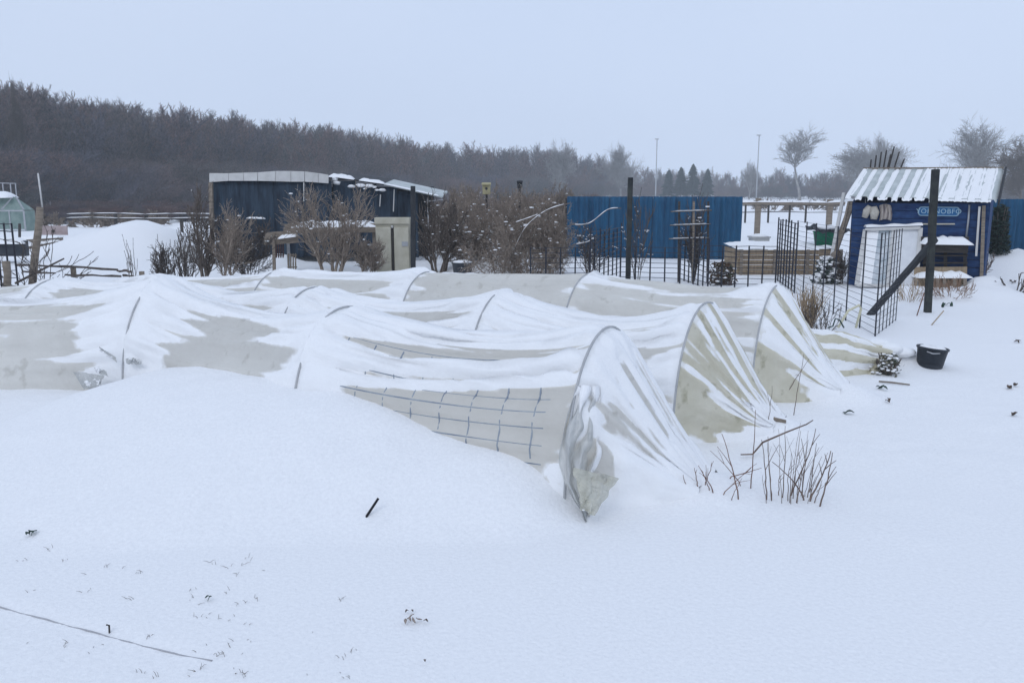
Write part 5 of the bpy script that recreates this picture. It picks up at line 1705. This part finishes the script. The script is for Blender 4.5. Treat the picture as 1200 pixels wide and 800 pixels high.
# ---------------------------------------------------------------- small things near the enclosure
leafless = shrub(945, 378, 336, 10.2, 34, 'tuft of dry brown stalks inside the wire enclosure', None, 71, 60, 1, STRAW, .0035, 0, 'dry_tuft', 'plant', kids=(1,), ang=.4, spread=1.0, r0=.005)
shrub(965, 385, 352, 9.9, 50, 'thin dark twigs behind the tall mesh panel', g, 72, 12, 2, BARKD, .003, 0, spread=1.2, r0=.005, kids=(1, 1))
shrub(1065, 350, 322, 12.6, 40, 'dry straw-coloured stalks at the foot of the leaning beam', g, 73, 18, 1, STRAW, .003, 10, spread=1.2, r0=.005, kids=(1,))
shrub(1112, 345, 322, 12.8, 64, 'dry reddish stalks before the garden bench', g, 74, 26, 2, mat('dry_reddish', (.22, .12, .08), (.36, .25, .17), 14, .9), .003, 10, spread=1.4, r0=.005, kids=(1, 1))
o = MB().tube([P(982, 384, 8.6), P(994, 364, 8.6), P(1007, 357.5, 8.6), P(1009, 362, 8.62), P(1003, 384, 8.65)], .013, 8).build('bent_pipe', mat('cream_pipe', (.55, .52, .36), (.65, .62, .47), 9, .5), None, True)
tag(o, 'bent cream pipe sticking up behind the collapsed film', 'pipe')
o = MB().tube([P(970, 384, 8.5), P(976, 382, 8.5), P(979, 373, 8.5), P(984, 375, 8.5), P(989, 384, 8.5)], .008, 6).build('bent_wire', mat('dark_green_wire', (.01, .04, .035), None, 8, .5), None, True)
tag(o, 'bent dark green wire left of the cream pipe', 'wire')
for a, b_, lb in (((1074, 370), (1083, 343), 'thin reddish cane left of the tall post by the hut'), ((1090, 381), (1106, 364), 'thin straw lying right of the tall post by the hut')):
    p = on(*a); q = P(*b_, p.y + .05)
    o = MB().tube([p - Vector((0, 0, .02)), q], .007, 6).build('thin_cane', TWIGR if 'red' in lb else STRAW, None, True)
    tag(o, lb, 'cane')
# crossed dark twigs on the snow bank at the right edge
shrub(1190, 335, 318, 13.2, 40, 'dark low twigs crossing on the snow bank at the right edge', g, 75, 9, 1, BARKD, .008, 0, spread=1.6, r0=.012, kids=(1,), up=-.12)

# ---------------------------------------------------------------- foreground twigs
def twig_clump(px, py, items, label, m, seed):
    b_ = on(px, py)
    root = thing('twig_clump', tuple(b_), label, 'twigs', 'twigs poking through the snow')
    rng = random.Random(seed)
    for (bx, by, tx, ty, r_, bend, fork) in items:
        p = on(bx, by)
        q = P(tx, ty, p.y + rng.uniform(-.06, .06))
        mid = p.lerp(q, .5) + Vector((bend, rng.uniform(-.01, .01), 0))
        c = []
        for k in range(9):
            t = k / 8
            c.append(p * (1 - t) ** 2 + mid * 2 * t * (1 - t) + q * t * t + Vector((rng.uniform(-.003, .003), 0, 0)))
        c[0] = c[0] - Vector((0, 0, .03))
        mb = MB().tube(c, [r_ * (1 - .6 * k / 8) for k in range(9)], 6)
        for _ in range(fork):
            k = rng.randrange(3, 7)
            d = (c[8] - c[k]) * rng.uniform(.5, .9)
            d.rotate(Matrix.Rotation(rng.choice((-1, 1)) * rng.uniform(.25, .6), 3, 'Y'))
            mb.tube([c[k], c[k] + d * .5 + Vector((0, 0, .004)), c[k] + d], [r_ * .55, r_ * .45, r_ * .3], 5)
        mb.build('twig', m, root, True)
rng = random.Random(15)
items = []
for k in range(24):
    bx = rng.uniform(896, 958); by = 583 + rng.uniform(-7, 8)
    tx = bx + rng.gauss((bx - 915) * .35, 5); ty = rng.uniform(494, 560) if bx < 940 else rng.uniform(515, 565)
    items.append((bx, by, tx, ty, rng.uniform(.0016, .003), rng.uniform(-.02, .02), rng.randrange(0, 3)))
items += [(960, 593, 975, 530, .0045, .02, 2), (948, 587, 974, 528, .005, .02, 3), (943, 586, 905, 541, .0045, .05, 0), (925, 580, 956, 502, .004, .03, 2), (899, 585, 893, 515, .0035, 0, 1)]
twig_clump(925, 583, items, 'dense clump of bare upright twigs at the right of the nearest tunnel', TWIG, 1)
items = [(838, 578, 818, 545, .003, 0, 1), (866, 585, 846, 508, .0035, .01, 1), (806, 577, 800, 556, .003, 0, 0), (818, 574, 814, 548, .003, 0, 1), (870, 570, 832, 528, .0025, .02, 1), (845, 580, 880, 548, .0025, 0, 1), (852, 560, 892, 548, .003, .01, 2), (826, 568, 836, 540, .0025, 0, 2), (832, 574, 822, 550, .0025, 0, 2), (880, 572, 886, 480, .003, .0, 0), (856, 585, 870, 560, .002, 0, 0)]
twig_clump(845, 575, items, 'sparse reddish twigs between the tunnel end and the twig clump', TWIGR, 2)
items = [(782, 560, 762, 522, .003, 0, 1), (778, 561, 757, 558, .0025, 0, 0)]
twig_clump(780, 561, items, 'two short twigs on the snowy end of the nearest tunnel', TWIG, 3)
items = [(763, 577, 728, 565, .003, .0, 0)]
twig_clump(745, 572, items, 'single twig leaning on the loose yellowish flap', TWIGR, 4)
items = [(916, 470, 948, 420, .003, 0, 0), (930, 486, 942, 415, .003, .0, 0), (900, 500, 905, 452, .0025, 0, 1)]
twig_clump(920, 480, items, 'thin upright stalks beside the end of the rearmost tunnel', TWIG, 5)
a = on(862, 545)
o = MB().tube([on(868, 538) + Vector((0, 0, .03)), P(882, 532, 5.0), P(894, 518, 5.05), P(922, 506, 5.1), P(945, 497, 5.12), P(953, 492, 5.12)], [.004, .005, .006, .005, .004, .003], 7).build('bent_branch', TWIG, None, True)
tag(o, 'long bent branch reaching over the twig clump', 'branch')
o = MB().tube([P(896, 487, 5.45), P(908, 491, 5.42), P(921, 494, 5.4)], [.014, .013, .012], 9).build('broken_stick', WOOD, None, True)
tag(o, 'short thick broken stick at the tip of the middle tunnel', 'stick')
o = MB().tube([on(1030, 448) + Vector((0, 0, .01)), on(1045, 450) + Vector((0, 0, .015)), on(1066, 452) + Vector((0, 0, .01))], [.007, .008, .006], 7).build('lying_stick', WOOD, None, True)
tag(o, 'brown stick lying on the snow below the bucket', 'stick')
# the dark stick alone in the snow
p = on(430, 605)
o = MB().tube([p - Vector((.01, 0, .04)), P(430, 604, p.y), P(443.5, 583.5, p.y + .03)], [.0065, .0065, .006], 8).build('dark_stick', mat('jet', (.008, .008, .012), None, 8, .6), None, True)
tag(o, 'short dark stick poking slantwise from the open snow', 'stick')

# leaves and bits on the snow
def leaf_bits(px, py, n, s, m, label, seed, spread=8, name='leaf_scrap', cat='leaves', group='scraps on the snow'):
    rng = random.Random(seed)
    c = on(px, py)
    root = thing(name, tuple(c), label, cat, group)
    for k in range(n):
        q = on(px + rng.uniform(-spread, spread), py + rng.uniform(-spread, spread) * .4)
        u = Vector((rng.gauss(0, 1), rng.gauss(0, .8), rng.uniform(0, .7))).normalized() * s * rng.uniform(.6, 1.2)
        v = u.cross(Vector((0, 0, 1))).normalized() * s * .42
        z = Vector((0, 0, .012 + s * .25))
        mb = MB()
        rows = []
        for i in range(6):
            t = i / 5
            wv = math.sin(math.pi * (t * .92 + .04)) ** .8
            ctr = q + z * (1 - .4 * abs(t - .5)) + u * (t - .4) * 2 + Vector((0, 0, s * .35 * math.sin(t * 4 + k)))
            rows.append((ctr - v * wv, ctr + Vector((0, 0, -s * .12)), ctr + v * wv))
        b0 = len(mb.v)
        for r_ in rows: mb.v += list(r_)
        for i in range(5):
            for j in range(2): mb.f.append((b0 + i * 3 + j, b0 + (i + 1) * 3 + j, b0 + (i + 1) * 3 + j + 1, b0 + i * 3 + j + 1))
        o = mb.build('leaf', m, root, True)
        o.modifiers.new('thickness', 'SOLIDIFY').thickness = .0015
DL = LEAFD
BR = mat('brown_scrap', (.05, .035, .03), (.16, .12, .09), 30, .9)
PS = mat('pale_scrap', (.25, .20, .17), (.40, .34, .30), 30, .9)
leaf_bits(37, 627, 3, .022, DL, 'dark green curled leaf on the snow at far left', 1, 5)
leaf_bits(242, 703, 2, .013, DL, 'small green leaf among grass tips in the left foreground', 2, 4)
leaf_bits(485, 729, 5, .016, PS, 'pale withered leaf clump in the middle foreground', 3, 10)
leaf_bits(500, 731, 1, .012, BR, 'dark seed head at the right of the pale leaf clump', 4, 1)
leaf_bits(481, 718, 2, .010, BR, 'dark twig scraps just above the pale leaf clump', 14, 5)
leaf_bits(497, 778, 1, .010, BR, 'tiny dark scrap near the bottom edge', 15, 1)
leaf_bits(1033, 456, 3, .04, DL, 'green leaves on the snow below the bucket', 5, 4)
leaf_bits(995, 485, 2, .035, DL, 'green leaf sticking up right of the rearmost tunnel', 6, 2)
leaf_bits(1043, 472, 2, .03, BR, 'dark scrap on the snow below the green leaves', 7, 4)
leaf_bits(1185, 454, 3, .04, BR, 'dark withered leaves at the right edge, the larger scrap', 8, 5)
leaf_bits(1187, 488, 2, .03, BR, 'dark withered leaf at the right edge, the lower scrap', 9, 3)
leaf_bits(1192, 402, 2, .035, BR, 'two dark scraps at the right edge level with the bucket', 10, 3)
leaf_bits(1112, 358, 4, .05, DL, 'dark leaves on the snow right of the tall post', 11, 9)
leaf_bits(1190, 330, 3, .05, BR, 'dark scraps on the snow bank at the right edge', 12, 8)
leaf_bits(1040, 425, 6, .05, DL, 'dark green leaves under the collapsed film', 13, 10)
leafy(1040, 440, 414, 7.45, 40, 'dark frosted leafy plant under the tail of the collapsed film', 'plant', mat('frosted_leaf', (.02, .035, .03), (.12, .10, .06), 25, .8), 61, 170, .022, 'leafy_plant', snow=.25)
leaf_bits(900, 478, 4, .03, mat('sage', (.06, .09, .07), (.15, .18, .14), 20, .9), 'grey green leaves at the tip of the middle tunnel', 16, 10)
leaf_bits(808, 575, 3, .02, DL, 'small green leaf below the reddish twigs', 17, 3)

# cord furrow stub and grass tips
p = on(128, 741)
o = MB().tube([p - Vector((0, 0, .03)), p + Vector((.002, 0, .03)), p + Vector((-.008, 0, .032))], .0035, 6).build('short_peg', WOODD, None, True)
tag(o, 'short dark peg standing at the snowy furrow', 'peg')
A_, B_ = G(-60, 690), G(250, 772)
pts = []
for k in range(40):
    f = k / 39
    q = A_.lerp(B_, f); pts.append(Vector((q.x, q.y - .012, gh(q.x, q.y - .012) + .0006 + .0022 * math.sin(k * .9) * (1 if f < .7 else -1))))
o = MB().tube(pts, .003, 6).build('furrow_shade_line', mat('furrow_shade_grey', (.36, .36, .38), (.48, .48, .5), 30, .8), None, True)  # grey tube laid in the furrow to draw its shadow line
tag(o, 'grey line drawing the shaded groove over a buried cord at lower left', 'cord')
rng = random.Random(31)
mb = MB()
cl = [(rng.uniform(20, 420), rng.uniform(640, 795)) for _ in range(30)] + [(rng.uniform(220, 300), rng.uniform(680, 790)) for _ in range(20)] + [(282, 790), (284, 791), (286, 790), (120, 665), (250, 660), (270, 665)]
for (px, py) in cl:
    p = on(px, py)
    for k in range(rng.randrange(1, 5)):
        h = rng.uniform(.005, .024)
        q = p + Vector((rng.uniform(-.02, .02), rng.uniform(-.02, .02), 0))
        d = Vector((rng.gauss(0, .8), rng.gauss(0, .5), 1)).normalized() * h
        mb.tube([q - d * .3, q + d * .6, q + d + Vector((d.x * .4, 0, -h * .1))], [.0010, .0008, .0004], 4)
o = mb.build('grass_tips', mat('dry_grass', (.10, .09, .085), (.24, .21, .18), 40, .9))
tag(o, 'sparse dry grass tips poking through the foreground snow', 'grass', kind='stuff')

# ---------------------------------------------------------------- winter haze
hz = MB().box((0, 150, 11.5), (900, 400, 28.0))
o = hz.build('haze', mat('haze_surface', (1, 1, 1)))
hm = bpy.data.materials.new('haze'); hm.use_nodes = True
hn = hm.node_tree.nodes; hn.clear()
ho = hn.new('ShaderNodeOutputMaterial'); hv = hn.new('ShaderNodeVolumePrincipled')
hv.inputs['Color'].default_value = (.92, .965, 1, 1); hv.inputs['Density'].default_value = .0012; hv.inputs['Anisotropy'].default_value = 0.0
hm.node_tree.links.new(hv.outputs[0], ho.inputs['Volume'])
o.data.materials.clear(); o.data.materials.append(hm)
o['kind'] = 'stuff'; o['label'] = 'pale winter haze filling the air over the plots'
